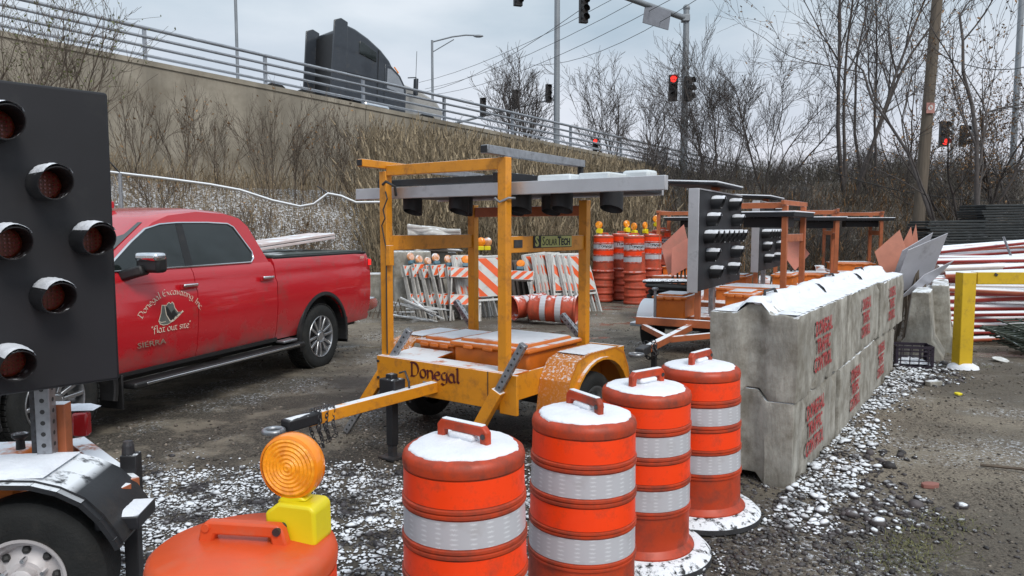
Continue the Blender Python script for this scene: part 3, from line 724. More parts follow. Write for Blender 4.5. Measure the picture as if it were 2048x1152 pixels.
# ------------------------------------------------------------------ orange solar trailer (centre)
S = thing('solar_sign_trailer', 'orange trailer marked Donegal carrying a folded flat message board on four posts', 'sign trailer', (-1.06, 6.25, 0), R(-36.5))
m_lidsnow = m_orlid
b = MB(); b.box((.66, -.08, .565), (1.58, .012, .27)); b.box((.66, -.02, .695), (1.58, .12, .008)); fr = b
MB().box((.675, -.08, .565), (1.43, .02, .28)).build('front_plate', m_yor, S, bevel=.004)
MB().box((.675, .03, .70), (1.42, .195, .012)).build('front_deck', m_orlid, S, bevel=.003)
for x in (-.04, 1.375): MB().box((x, .78, .60), (.016, 1.7, .2)).build('side_plate', m_yor, S, bevel=.004)
MB().box((.67, 1.64, .60), (1.43, .016, .2)).build('rear_plate', m_yor, S, bevel=.004)
MB().box((.67, .8, .50), (1.38, 1.62, .02)).build('floor_pan', m_black, S)
MB().box((1.16, -.0915, .57), (.006, .004, .27)).build('seam', m_dsteel, S)
MB().box((.55, -.0925, .515), (.11, .004, .07)).build('data_plate', m_alu, S)
for x, z in ((-.02, .66), (-.02, .52), (1.33, .62), (1.25, .5)): MB().tube([(x, -.09, z), (x, -.104, z)], .012, 6).build('bolt', m_dsteel, S)
# posts and frame
PX = ((0, 0, 2.25), (1.25, 0, 2.30), (0, 1.15, 2.0), (1.25, 1.15, 2.02))
for x, y, z in PX: MB().bar((x, y, .45), (x, y, z), .078, .07, up=(0, 1, 0)).build('post', m_yor, S, bevel=.004)
for x in (0.0, 1.25): MB().box((x, .575, 1.655), (.04, 1.07, .125)).build('side_beam', m_yor, S, bevel=.004)
MB().box((.625, .0, 2.255), (1.17, .06, .085)).build('top_beam', m_yor, S, bevel=.004)
MB().box((.625, 1.15, 1.93), (1.17, .05, .09)).build('rear_beam', m_orange2, S, bevel=.004)
t = MB().bar((-.0, -.28, 2.305), (0, .3, 2.295), .06, .06).build('top_rail', m_yor, S, bevel=.004)
MB().bar((-.0, .3, 2.295), (0, 1.3, 2.28), .05, .05).build('top_rail', m_steel, S, bevel=.004)
MB().bar((1.25, -.24, 2.34), (1.25, 1.1, 2.325), .065, .06).build('top_rail', m_steel, S, bevel=.004)
MB().box((1.25, -.242, 2.34), (.055, .012, .048)).build('end_cap', m_black, S)
MB().box((0, -.284, 2.305), (.05, .012, .048)).build('end_cap', m_black, S)
MB().bar((1.25, 1.08, 2.32), (1.25, 1.08, 2.1), .035, .035).build('strut', m_black, S)
# SOLARTECH plate on the right beam (outer face, x = 1.27)
m_sign_g = mat('sign_yellow_green', (.42, .42, .13), .5, var=.08)
m_ink = mat('black_ink', (.01, .01, .01), .6)
m_greyink = mat('grey_ink', (.22, .2, .16), .6)
MS = Matrix(((0, 0, 1, 0), (1, 0, 0, 0), (0, 1, 0, 0), (0, 0, 0, 1)))     # text x -> +y, text y -> z, normal -> +x
for sx_ in (1.2755,):
    MB().box((sx_ - .002, .62, 1.672), (.004, .56, .098)).build('maker_plate', m_ink, S)
    pg_ = MB().box((sx_ + .001, .67, 1.672), (.004, .45, .088)).build('maker_plate_field', m_sign_g, S)
    text_obj('S', .11, T(sx_ + .002, .385, 1.672) @ MS, m_sign_g, S, 'maker_lettering', bold=.004)
    text_obj('S', .098, T(sx_ + .0045, .475, 1.672) @ MS, m_ink, S, 'maker_lettering', sx=.85)
    text_obj('OLAR', .075, T(sx_ + .0045, .585, 1.664) @ MS, m_ink, S, 'maker_lettering', sx=.9)
    text_obj('T', .098, T(sx_ + .0045, .705, 1.672) @ MS, m_ink, S, 'maker_lettering', sx=.85, bold=.004)
    text_obj('ECH', .075, T(sx_ + .0045, .80, 1.664) @ MS, m_ink, S, 'maker_lettering', sx=.95, bold=.003)
    MB().box((sx_ - .002, .14, 1.66), (.003, .11, .06)).build('small_plate', m_dsteel, S)
# Donegal lettering on the front plate: normal -y
nib_text('Donegal', .118, lambda u, v, k: (.62 + u, -.0925 - k * .00002, .575 + v), .2).build('lettering', mat('dark_red_ink', (.08, .006, .01), .5), S)
# folded board
PB = MB().box((1.02, .10, 2.075), (2.95, .05, .095)).build('board_edge', m_alu, S, bevel=.004)
bd = MB().box((.78, .62, 2.08), (2.42, .98, .05)).build('message_board', m_panelblk, S, bevel=.004)
MB().box((.78, 1.13, 2.075), (2.42, .03, .07)).build('board_edge', m_alu, S, bevel=.004)
sn = random.Random(4)
def snow_slab(name, cx, cy, z, lx, ly, parent, seed=0, h=.02, n=26, m_=14, rough=.6):
    vs = []; rr = random.Random(seed); b = MB()
    nz = [[rr.random() for _ in range(m_ + 1)] for _ in range(n + 1)]
    for i in range(n + 1):
        for j in range(m_ + 1):
            e = min(i, n - i, j, m_ - j) / 2.0
            hh = h * min(1, e) * (1 - rough + rough * nz[i][j]) - .002 * (e == 0)
            vs.append((cx + lx * (i / n - .5), cy + ly * (j / m_ - .5), z + hh))
    b.add(vs, [(i * (m_ + 1) + j, (i + 1) * (m_ + 1) + j, (i + 1) * (m_ + 1) + j + 1, i * (m_ + 1) + j + 1) for i in range(n) for j in range(m_)])
    return b.build(name, m_snow, parent, smooth=80)
snow_slab('snow_layer', .78, .6, 2.106, 2.34, .95, S, 3, .03)
MB().box((.35, .32, 2.175), (1.35, .1, .055)).build('bracket_bar', m_black, S, bevel=.006)
MB().box((.35, .95, 2.2), (1.5, .1, .06)).build('bracket_bar', m_black, S, bevel=.006)
MB().box((1.55, .95, 2.2), (.8, .1, .05)).build('bracket_bar', m_black, S, bevel=.006)
m_pale = mat('pale_box', (.62, .66, .68), .5, var=.1, vs=4)
for x, l in ((1.45, .3), (1.8, .26)): MB().box((x, .5, 2.15), (l, .3, .07)).build('lamp_housing', m_pale, S, bevel=.012)
MB().box((2.0, .7, 2.17), (.22, .16, .08)).build('lamp_housing', m_pale, S, bevel=.02)
MB().box((1.02, .45, 2.165), (.08, .5, .1)).build('bracket_bar', m_black, S, bevel=.006)
MB().box((-.28, .25, 2.15), (.08, .08, .11)).build('bracket_bar', m_black, S, bevel=.006)
for x, y in ((.02, .3), (.22, .75), (.55, .3), (.72, .85), (1.22, .25), (1.56, .3), (1.98, .3), (1.0, 1.0)):
    lamp_hood(S, (x, y, 2.055), (0, 0, -1), .085, .17, snow=False, led=False, up=(0, 1, 0))
# battery boxes
def lid_box(x0, x1, y0, y1, z0, z1, name='battery_box', parent=S, m=m_orlid, base=None):
    cx, cy = (x0 + x1) / 2, (y0 + y1) / 2
    o = MB().box((cx, cy, (z0 + z1) / 2 - .02), (x1 - x0 - .06, y1 - y0 - .06, z1 - z0 - .02)).build(name, base or m_orlid, parent, bevel=.02)
    MB().box((cx, cy, z1 - .015), (x1 - x0, y1 - y0, .04)).build('lid_rim', m, o, bevel=.015)
    l = MB().box((cx, cy, z1 + .018), (x1 - x0 - .12, y1 - y0 - .12, .03), taper=.94).build('lid', m, o, bevel=.012)
    snow_slab('snow_layer', cx, cy, z1 + .033, (x1 - x0 - .12) * .93, (y1 - y0 - .12) * .93, o, 7, .007, 14, 10)
    for k in range(3):
        xx = x0 + (x1 - x0) * (.25 + .25 * k); MB().box((xx, y0 + .005, z1 - .03), (.1, .03, .035)).build('latch', m, o, bevel=.012)
    return o
bb = lid_box(.52, 1.33, .2, 1.0, .66, .84)
MB().tube([(.95, .45, .87), (.95, .45, .9)], .022, 12).build('lid_knob', m_black, bb)
lid_box(-.02, .44, .35, 1.05, .64, .79)
MB().box((.2, .2, .70), (.46, .3, .012), Matrix.Rotation(R(6), 3, 'X')).build('flap', m_orlid, S)
# fenders and wheels
for sgn, x0 in ((1, 1.385), (-1, -.06)):
    xo = x0 + sgn * .27; a, c2 = min(x0, xo), max(x0, xo)
    out = [(.22, .36), (.27, .62), (.38, .76), (.56, .80), (1.0, .80), (1.14, .74), (1.22, .6), (1.26, .45)]
    inn = [(y + (.012 if y < .7 else -.012), z - .014) for y, z in out]
    vs = []; k = len(out)
    for yy in (a, c2):
        for (y, z) in out + inn[::-1]: vs.append((yy, y, z))
    m2 = 2 * k
    fs = [(i, (i + 1) % m2, (i + 1) % m2 + m2, i + m2) for i in range(m2)] + [(i, m2 - 1 - i, m2 - 2 - i, i + 1) for i in range(k - 1)] + [(m2 + i, m2 + i + 1, 2 * m2 - 2 - i, 2 * m2 - 1 - i) for i in range(k - 1)]
    f = MB().add(vs, fs).build('fender', m_yor_light, S, smooth=25, fixn=True)
    # side lip
    rim_ = MB(); n_ = 14
    lip = [(.74 + .44 * math.cos(R(180 - 180 * i / n_)), .36 + .38 * math.sin(R(180 * i / n_))) for i in range(n_ + 1)]
    for (y0, z0), (y1, z1) in zip(lip[:-1], lip[1:]): rim_.bar((xo, y0, z0), (xo, y1, z1), .02, .05, up=(1, 0, 0))
    rim_.build('fender_lip', m_yor, f)
    g_ = MB(); outer = [(y, z) for y, z in out]
    vs = []; fs = []
    for i, (y, z) in enumerate(lip):
        t_ = i / n_; 
        # outer profile sampled by fraction
        q = t_ * (len(out) - 1); j = min(int(q), len(out) - 2); fy = q - j
        oy = out[j][0] * (1 - fy) + out[j + 1][0] * fy; oz = out[j][1] * (1 - fy) + out[j + 1][1] * fy
        vs += [(xo - sgn * .002, y, z), (xo - sgn * .002, oy, oz)]
    for i in range(n_): fs.append((2 * i, 2 * i + 1, 2 * i + 3, 2 * i + 2))
    g_.add(vs, fs).build('fender_side', m_yor, f)
    snow_slab('snow_layer', (a + c2) / 2, .76, .801, .25, .52, f, 5, .012, 6, 12)
    trailer_wheel(S, ((a + c2) / 2 + sgn * .01, .74, .31), (sgn, 0, 0), .31, .17, white=False)
MB().box((.66, .74, .33), (1.5, .07, .07)).build('axle', m_black, S)
# tongue, jack, coupler
tg = MB().bar((.62, -.09, .52), (.50, -1.25, .475), .075, .085).build('tongue', m_yor, S, bevel=.005)
MB().bar((.508, -1.15, .482), (.49, -1.42, .47), .095, .08).build('coupler', m_black, S, bevel=.012)
ring = MB(); ring.tube([(.485 + .062 * math.cos(t_), -1.5 + .062 * math.sin(t_), .455) for t_ in [2 * math.pi * i / 20 for i in range(21)]], .017, 8)
ring.build('hitch_ring', m_steel, S, smooth=60)
snow_slab('snow_layer', .498, -1.28, .512, .07, .24, S, 2, .008, 6, 10)
jk = MB().bar((.475, -.42, .1), (.475, -.42, .66), .068, .068, up=(0, 1, 0)).build('tongue_jack', m_black, S, bevel=.006)
MB().box((.475, -.42, .03), (.05, .05, .16)).box((.475, -.42, .008), (.16, .16, .014)).build('jack_foot', m_dsteel, jk)
MB().box((.48, -.42, .54), (.17, .12, .17)).build('jack_bracket', m_black, jk, bevel=.01)
MB().tube([(.5, -.36, .66), (.56, -.36, .68), (.6, -.36, .6), (.6, -.35, .44)], .009, 6).build('crank_handle', m_dsteel, jk, smooth=60)
chn = random.Random(2)
def chain(parent, pts, link=.035, name='safety_chain', m=None):
    b = MB(); pts = [Vector(p) for p in pts]
    for i, (a, c) in enumerate(zip(pts[:-1], pts[1:])):
        n = max(1, int((c - a).length / (link * .75)))
        for k in range(n):
            p = a + (c - a) * ((k + .5) / n); d = (c - a).normalized(); u = Vector((0, 0, 1)) if abs(d.z) < .9 else Vector((1, 0, 0))
            r = d.cross(u).normalized(); u = r.cross(d); v = r if (k + i) % 2 else u
            b.tube([p + d * link * .55 * math.cos(t) + v * link * .33 * math.sin(t) for t in [2 * math.pi * q / 8 for q in range(9)]], link * .11, 4, cap=False)
    o = b.build(name, m or m_dsteel, parent); o['kind'] = 'stuff'; return o
for q in range(3):
    x = .5; y = -1.05 - .06 * q
    chain(S, [(x + .05, y, .53), (x + .06, y - .02, .42), (x + .04, y + .03, .33 - .03 * q), (x - .01, y, .30), (x - .05, y - .01, .40), (x - .05, y, .53), (x + .05, y, .54)])
# outriggers
def outrigger(p0, p1, s0, s1):
    p0 = Vector(p0); p1 = Vector(p1)
    o = MB().bar(p0.lerp(p1, s0), p0.lerp(p1, s1), .085, .085).build('outrigger_sleeve', m_yor, S, bevel=.005)
    perf_tube(p0, p1, .055, o)
    return o
outrigger((.22, .04, .93), (-.36, -.16, .01), .38, .72)
outrigger((1.52, -.13, .95), (.99, -.22, .01), .38, .72)
outrigger((.66, 1.72, .93), (1.62, 1.72, .01), .38, .72)
outrigger((-.62, 1.6, 1.0), (.1, 1.6, .2), .5, .8)
MB().box((1.37, -.105, .56), (.16, .03, .3)).build('outrigger_bracket', m_yor, S, bevel=.006)
# cables on the left post
cb_ = MB(); cb_.tube([(.05, -.05, 2.08), (.09, -.07, 2.02), (.03, -.06, 1.93), (.06, -.07, 1.86), (.0, -.05, 1.8), (.05, -.05, 1.6), (.04, -.045, 1.2), (.045, -.05, .72)], .006, 5)
cb_.build('cable', m_wire, S, smooth=60)
MB().tube([(.02, -.05, 2.14), (.1, -.09, 2.16), (.16, -.05, 2.12), (.12, 0, 2.05)], .012, 6).build('cable', m_wire, S, smooth=60)
MB().tube([(1.2, -.05, 2.0), (1.25, -.06, 1.97), (1.31, -.03, 2.0), (1.31, .05, 2.0)], .009, 6).build('cable_clamp', m_steel, S, smooth=60)
MB().box((.07, -.03, 1.55), (.05, .05, .17)).build('hinge_plate', m_yor, S, bevel=.005)
# ------------------------------------------------------------------ near arrow board trailer (left foreground)
A = thing('arrow_board_trailer', 'black arrow board trailer cut off by the left edge of the photo', 'arrow board trailer', (-1.95, 3.05, 0), R(8))
AI = A.matrix_basis.inverted()
def AL(v): return AI @ Vector(v)
pn = Vector((.73, -.683, 0)).normalized(); pu = Vector((-.683, -.73, 0)).normalized()     # panel normal, direction to its left end
PR = Vector((-1.73, 3.225, 0))
M_ = Matrix((pu, pn, Vector((0, 0, 1)))).transposed()
pc = PR + pu * 1.22 - pn * .02
bx = MB(); bx.box(pc + Vector((0, 0, 1.735)), (2.44, .035, 1.245), M_)
pan = bx.build('arrow_panel', m_panelblk, A, bevel=.012, world=True)
MB().box(pc + Vector((0, 0, 2.3585)), (2.42, .022, .004), M_).build('worn_edge', m_white, pan, world=True)
def on_panel(px, py, off):
    d = ray(px, py); o = Vector((0, 0, CAM_H)); q = PR + pn * off; t = (q - o).dot(pn) / d.dot(pn); return o + d * t
hoods = [(14, 243), (113, 366), (30, 487), (200, 480), (120, 597), (38, 733)]
nl = AI.to_3x3() @ pn
for px_, py_ in hoods:
    c = on_panel(px_, py_, .17) - pn * .17
    lamp_hood(A, AL(c), nl, .066, .2)
# further lamps outside the picture, on the same lattice
c0 = on_panel(30, 487, .15) - pn * .15
for k in range(1, 5): lamp_hood(A, AL(c0 + pu * .36 * k), nl, .066, .2, led=False)
st = on_panel(178, 741, .0)
MB().box(st + pn * .001, (.052, .003, .052), M_).build('white_sticker', mat('white_sticker', (.6, .6, .6), .5), pan, world=True)
st = on_panel(220, 740, .0)
MB().box(st + pn * .001, (.065, .003, .03), M_).build('blue_label', mat('blue_label', (.06, .09, .18), .5), pan, world=True)
# mast
perf_tube(AL((-2.065, 3.22, 1.2)), AL((-2.065, 3.22, .74)), .062, A, 'mast_tube')
perf_tube(AL((-2.125, 3.25, 1.25)), AL((-2.125, 3.25, .66)), .04, A, 'mast_tube', m_dsteel)
MB().bar(AL((-2.06, 3.3, .99)), AL((-2.06, 3.3, .6)), .085, .07, up=(0, 1, 0)).build('mast_post', m_orange2, A, bevel=.004)
# fender
fo = [(-.52, .50), (-.46, .62), (-.37, .715), (-.25, .76), (-.12, .772), (.0, .765), (.1, .735), (.19, .685), (.26, .61), (.31, .53), (.33, .49)]
fi = [(x * .965, z - .02) for x, z in fo]
vs = []; k = len(fo)
for y in (-.14, .24):
    for x, z in fo + fi[::-1]: vs.append((x, y, z))
m2 = 2 * k
fs = [(i, (i + 1) % m2, (i + 1) % m2 + m2, i + m2) for i in range(m2)] + [(i, m2 - 1 - i, m2 - 2 - i, i + 1) for i in range(k - 1)] + [(m2 + i, m2 + i + 1, 2 * m2 - 2 - i, 2 * m2 - 1 - i) for i in range(k - 1)]
m_fblk = mat('black_fender', (.014, .015, .018), .5, var=.2, snow=.72, ns=9, lo=.84, hi=.9, dirt=.3, bump=.15, bs=50)
fd = MB().add(vs, fs).build('fender', m_fblk, A, smooth=35, fixn=True)
lp = MB()
for (x0, z0), (x1, z1) in zip(fi[:-1], fi[1:]): lp.bar((x0, -.15, z0), (x1, -.15, z1), .02, .05, up=(0, 1, 0))
lp.build('fender_lip', m_fblk, fd)
snow_slab('snow_layer', -.15, .05, .772, .36, .36, fd, 9, .016, 16, 12, .2)
trailer_wheel(A, (-.09, .0, .325), (0, -1, 0), .335, .2, rimr=.17)
sl_ = MB(); sl_.box((.27, .06, .53), (.18, .22, .06)); so = sl_.build('step_plate', m_fblk, A, bevel=.008)
snow_slab('snow_layer', .27, .06, .561, .17, .21, so, 8, .014, 10, 10, .2)
MB().box((.275, .12, .27), (.058, .058, .5)).build('stabiliser_leg', m_black, A, bevel=.004)
MB().box((.275, .12, .012), (.12, .12, .02)).build('leg_foot', m_black, A)
jc = MB().box((.2, .34, .62), (.075, .075, .2)).build('stabiliser_leg', m_black, A, bevel=.006)
MB().tube([(.19, .34, .7), (.19, .34, .76), (.19, .34, .78)], [.03, .026, .02], 12).build('leg_cap', m_dsteel, jc)
MB().box((.2, .34, .3), (.055, .055, .58)).build('leg_inner', m_black, jc)
MB().bar(AL((-2.35, 3.9, .62)), AL((-1.75, 3.3, .60)), .09, .07).build('frame_beam', m_orange2, A, bevel=.005)
MB().bar(AL((-2.5, 3.4, .62)), AL((-1.72, 3.22, .60)), .06, .07).build('frame_beam', m_orange2, A, bevel=.005)
MB().box(AL((-2.95, 3.5, .52)), (1.3, .5, .05)).build('deck', m_orange2, A, bevel=.005)
bo = MB().box(AL((-2.5, 3.42, .62)), (.42, .24, .2)).build('battery_box', m_orlid, A, bevel=.03)
MB().box(AL((-2.5, 3.42, .715)), (.44, .26, .05)).build('lid', m_orlid, bo, bevel=.02)
kn = AL((-2.32, 3.42, .735))
MB().lathe([(.0001, .0), (.02, .0), (.018, .05), (.035, .065), (.036, .08), (.0001, .082)], 16, T(*kn)).build('lid_knob', m_black, bo, smooth=40)
tl = aty(150, 842, 3.7)
t_ = MB().box(AL(tl + Vector((-.03, 0, 0))), (.12, .1, .13)).build('tail_light', m_black, A, bevel=.01)
MB().box(AL(tl + Vector((.055, -.035, -.005))), (.075, .06, .12)).build('light_lens', m_redlens, t_, bevel=.012)
snow_slab('snow_layer', *AL(tl + Vector((.01, 0, .066))), .2, .1, t_, 3, .02, 10, 8, .3)
MB().bar(AL(tl + Vector((-.1, 0, -.06))), AL(tl + Vector((-.1, .05, -.22))), .07, .05).build('light_bracket', m_dsteel, t_)
MB().bar(AL(tl + Vector((-.1, .05, -.2))), AL((-2.5, 3.6, .6)), .05, .05).build('light_bracket', m_dsteel, t_)
# ------------------------------------------------------------------ traffic drums (foreground row)
m_white_sh = bpy.data.materials.new('white_prismatic_sheeting'); m_white_sh.use_nodes = True
def _sheet(m):
    nt = m.node_tree; nt.nodes.clear(); N = nt.nodes.new; L = nt.links.new
    out = N('ShaderNodeOutputMaterial'); p = N('ShaderNodeBsdfPrincipled'); L(p.outputs[0], out.inputs[0])
    tc = N('ShaderNodeTexCoord'); sp = N('ShaderNodeSeparateXYZ'); L(tc.outputs['Object'], sp.inputs[0])
    at = N('ShaderNodeMath'); at.operation = 'ARCTAN2'; L(sp.outputs[1], at.inputs[0]); L(sp.outputs[0], at.inputs[1])
    cb = N('ShaderNodeCombineXYZ'); a = N('ShaderNodeMath'); a.operation = 'MULTIPLY'; a.inputs[1].default_value = 7; L(at.outputs[0], a.inputs[0]); L(a.outputs[0], cb.inputs[0])
    z = N('ShaderNodeMath'); z.operation = 'MULTIPLY'; z.inputs[1].default_value = 1; L(sp.outputs[2], z.inputs[0]); L(z.outputs[0], cb.inputs[1])
    w1 = N('ShaderNodeTexWave'); w1.bands_direction = 'Y'; w1.inputs['Scale'].default_value = 17; w1.inputs['Distortion'].default_value = 2.2; L(cb.outputs[0], w1.inputs[0])
    w2 = N('ShaderNodeTexWave'); w2.bands_direction = 'X'; w2.inputs['Scale'].default_value = .16; w2.inputs['Distortion'].default_value = 3.5; L(cb.outputs[0], w2.inputs[0])
    mu = N('ShaderNodeMath'); mu.operation = 'MULTIPLY'; L(w1.outputs['Fac'], mu.inputs[0]); L(w2.outputs['Fac'], mu.inputs[1])
    mr = N('ShaderNodeMapRange'); mr.inputs[1].default_value = .5; mr.inputs[2].default_value = .95; L(mu.outputs[0], mr.inputs[0])
    mx = N('ShaderNodeMix'); mx.data_type = 'RGBA'; mx.inputs[6].default_value = (.5, .5, .53, 1); mx.inputs[7].default_value = (.65, .66, .69, 1); L(mr.outputs[0], mx.inputs[0])
    n = N('ShaderNodeTexNoise'); n.inputs['Scale'].default_value = 9; n.inputs['Detail'].default_value = 6; L(tc.outputs['Object'], n.inputs[0])
    r2 = N('ShaderNodeMapRange'); r2.inputs[1].default_value = .56; r2.inputs[2].default_value = .75; r2.inputs[4].default_value = .5; L(n.outputs[0], r2.inputs[0])
    m2 = N('ShaderNodeMix'); m2.data_type = 'RGBA'; L(r2.outputs[0], m2.inputs[0]); L(mx.outputs[2], m2.inputs[6]); m2.inputs[7].default_value = (.3, .27, .26, 1)
    L(m2.outputs[2], p.inputs['Base Color']); p.inputs['Roughness'].default_value = .32
_sheet(m_white_sh)
m_base = mat('rubber_ring_base', (.03, .03, .032), .85, var=.3, vs=12, snow=.68, ns=22, lo=.3, hi=.75, bump=.5, bs=60)
def drum_body(m=m_drum, seg=56):
    rb = lambda z: .252 - .018 * z / .9
    P = [(.27, .055), (.277, .065), (.277, .085), (.262, .10), (rb(.13), .115)]
    def ribs(z0, z1):
        h = z1 - z0; return [(rb(z0), z0), (rb(z0) + .008, z0 + h * .12), (rb(z0) + .008, z0 + h * .38), (rb(z0) + .001, z0 + h * .5), (rb(z0) + .008, z0 + h * .62), (rb(z1) + .008, z0 + h * .88), (rb(z1), z1)]
    for z0, z1 in ((.29, .325), (.44, .47), (.575, .615), (.725, .765)): P += ribs(z0, z1)
    P += [(rb(.875), .872), (.240, .878), (.242, .905), (.236, .925), (.22, .937), (.12, .948), (.0001, .95)]
    return MB().lathe(P, seg, mi=0)
def band(z0, z1, seg=56):
    rb = lambda z: .252 - .018 * z / .9 + .0025
    return MB().lathe([(rb(z0), z0), (rb(z1), z1)], seg)
D0 = thing('traffic_drum', 'orange and white traffic drum with snowy top nearest the camera beside the drum with the amber light', 'traffic drum', (0, 0, 0), 0, 'foreground row of traffic drums')
drum_body().build('drum_body', m_drum, D0, smooth=38)
for z0, z1 in ((.768, .870), (.473, .572)): band(z0, z1).build('orange_band', m_drumband, D0, smooth=60)
for z0, z1 in ((.618, .722), (.328, .437)): band(z0, z1).build('white_band', m_white_sh, D0, smooth=60)
MB().lathe([(.36, 0), (.375, .012), (.372, .04), (.34, .07), (.28, .078), (.265, .06)], 48).build('rubber_base', m_base, D0, smooth=40)
hd = MB()
prof_ = [(-.13, .94), (-.13, 1.008), (-.108, 1.03), (.108, 1.03), (.13, 1.008), (.13, .94), (.098, .94), (.092, .99), (-.092, .99), (-.098, .94)]
hd.prism([(x, z) for x, z in prof_], -.016, .016).build('handle', m_drum, D0, bevel=.006, fixn=True)
MB().tube([(.112, -.02, .992), (.112, .02, .992)], .011, 10).build('handle_pin', m_dsteel, D0)
def snowcap(seed, r=.216, h=.022):
    rr = random.Random(seed); b = MB(); rows = 16; n = 72; ph = [rr.random() * 6 for _ in range(6)]
    vs = []
    for i in range(rows + 1):
        f = i / rows
        for j in range(n):
            t = 2 * math.pi * j / n; edge = r * (.985 + .025 * math.sin(3 * t + ph[0]) + .016 * math.sin(7 * t + ph[1]) + .010 * math.sin(17 * t + ph[3]) + .008 * math.sin(29 * t + ph[4]))
            rad = edge * math.sin(f * math.pi / 2); zb = .95 - .012 * (rad / r) ** 2
            z = zb + h * math.cos(f * math.pi / 2) ** .45 * (1 + .08 * math.sin(5 * rad / r + 2 * t + ph[2]) + .05 * math.sin(11 * rad / r + 5 * t + ph[5])) - .006
            vs.append((rad, 0, 0)); vs[-1] = (rad * math.cos(t), rad * math.sin(t), z)
    return b.add(vs, [(i * n + j, (i + 1) * n + j, (i + 1) * n + (j + 1) % n, i * n + (j + 1) % n) for i in range(rows) for j in range(n)])
sc_ = snowcap(1).build('snow_cap', m_snow, D0, smooth=80)
# sliver of snow on the handle
MB().box((0, 0, 1.0315), (.21, .026, .006)).build('snow_on_handle', m_snow, D0, bevel=.003)
MB().box((0, .0, .975), (.13, .05, .03)).build('snow_on_handle', m_snow, D0, bevel=.014)
def place_drum(px, Y, ang, label, tilt=(0, 0)):
    x = (px - 1024) / FPX * Y; return (x, Y, gh(x, Y) - .002), (tilt[0], tilt[1], ang)
drs = [(930, 2.86, R(-38), 'snow topped traffic drum just right of the amber warning light'),
       (1166, 3.36, R(-60), 'snow topped traffic drum in front of the trailer wheel, handle pointing at the camera'),
       (1293, 3.98, R(38), 'snow topped traffic drum third from the camera, between its two neighbours in the row'),
       (1408, 4.52, R(48), 'traffic drum with wide snowy base nearest the concrete blocks')]
for i, (px, Y, a, lab) in enumerate(drs):
    loc, rot = place_drum(px, Y, a, lab, (R(random.Random(i).uniform(-1, 1)), R(random.Random(i + 9).uniform(-1, 1))))
    d_ = D0 if i == 0 else dup(D0)
    d_.location = loc; d_.rotation_euler = rot; d_['label'] = lab
    if i:
        for ch in d_.children:
            if ch.name.startswith('snow_cap'):
                bpy.data.objects.remove(ch); snowcap(i + 1, h=.018 + .006 * (i % 2)).build('snow_cap', m_snow, d_, smooth=80); break
# drum with warning light
x1, y1 = -.71, 1.90
m_drumlid = mat('sun_faded_orange_lid', (.66, .085, .02), .42, var=.1, vs=5, dirt=.35, dcol=(.5, .14, .07), ds=6, bump=.06, bs=22)
LD = thing('traffic_drum', 'bare orange drum without snow carrying a round amber warning light', 'traffic drum', (x1, y1, gh(x1, y1)), R(-8))
drum_body().build('drum_body', m_drumlid, LD, smooth=38)
for z0, z1 in ((.768, .870), (.473, .572)): band(z0, z1).build('orange_band', m_drumband, LD, smooth=60)
for z0, z1 in ((.618, .722), (.328, .437)): band(z0, z1).build('white_band', m_white_sh, LD, smooth=60)
MB().lathe([(.36, 0), (.375, .012), (.372, .04), (.34, .07), (.28, .078), (.265, .06)], 48).build('rubber_base', m_base, LD, smooth=40)
prof_ = [(-.125, .938), (-.115, .985), (-.10, 1.0), (.10, 1.0), (.115, .985), (.128, .938), (.085, .938), (.08, .965), (-.075, .965), (-.085, .938)]
MB().prism(prof_, -.016, .016).build('handle', m_drumlid, LD, bevel=.006, fixn=True)
for sx_ in (-.098, .1): MB().tube([(sx_, -.022, .984), (sx_, .022, .984)], .011, 12).build('handle_pin', m_dsteel if sx_ > 0 else m_drumlid, LD)
WL = thing('warning_light', 'round amber flashing warning light on a yellow battery case bolted to the bare drum', 'warning light', (-.592, 1.955, gh(x1, y1) + .945), R(-14))
MB().prism([(-.055, 0), (.075, -.02), (.09, -.005), (.088, .085), (.075, .098), (-.02, .10), (-.06, .07)], -.05, .045).build('battery_case', m_yellow, WL, bevel=.014, seg=3, fixn=True)
MB().prism([(-.04, .09), (.05, .1), (.03, .115), (-.02, .115)], -.025, .025).build('lamp_neck', m_yellow, WL, bevel=.006, fixn=True)
m_amber2 = mat('amber_lens_inner', (.95, .3, .01), .2, var=.35, vs=34, bump=.5, bs=60, coat=.6, emit=(1, .35, .02, .12))
Ml = T(.0, 0, .19) @ Matrix.Rotation(R(90), 4, 'X')
MB().lathe([(.083, -.024), (.089, -.012), (.0895, .012), (.086, .024), (.079, .027)], 48, Ml).build('lens_rim', m_amber, WL, smooth=40)
lf = MB(); pr = [(.079, .024)]
for i in range(14): r_ = .078 - i * .0055; pr += [(r_, .026 + .0035 * (i % 2) + .006 * (i / 14))]
pr += [(.0001, .034)]
lf.lathe(pr, 48, Ml).build('lens_face', m_amber2, WL, smooth=20)
MB().lathe([(.079, -.024), (.06, -.036), (.0001, -.042)], 40, Ml).build('lens_back', m_amber, WL, smooth=40)
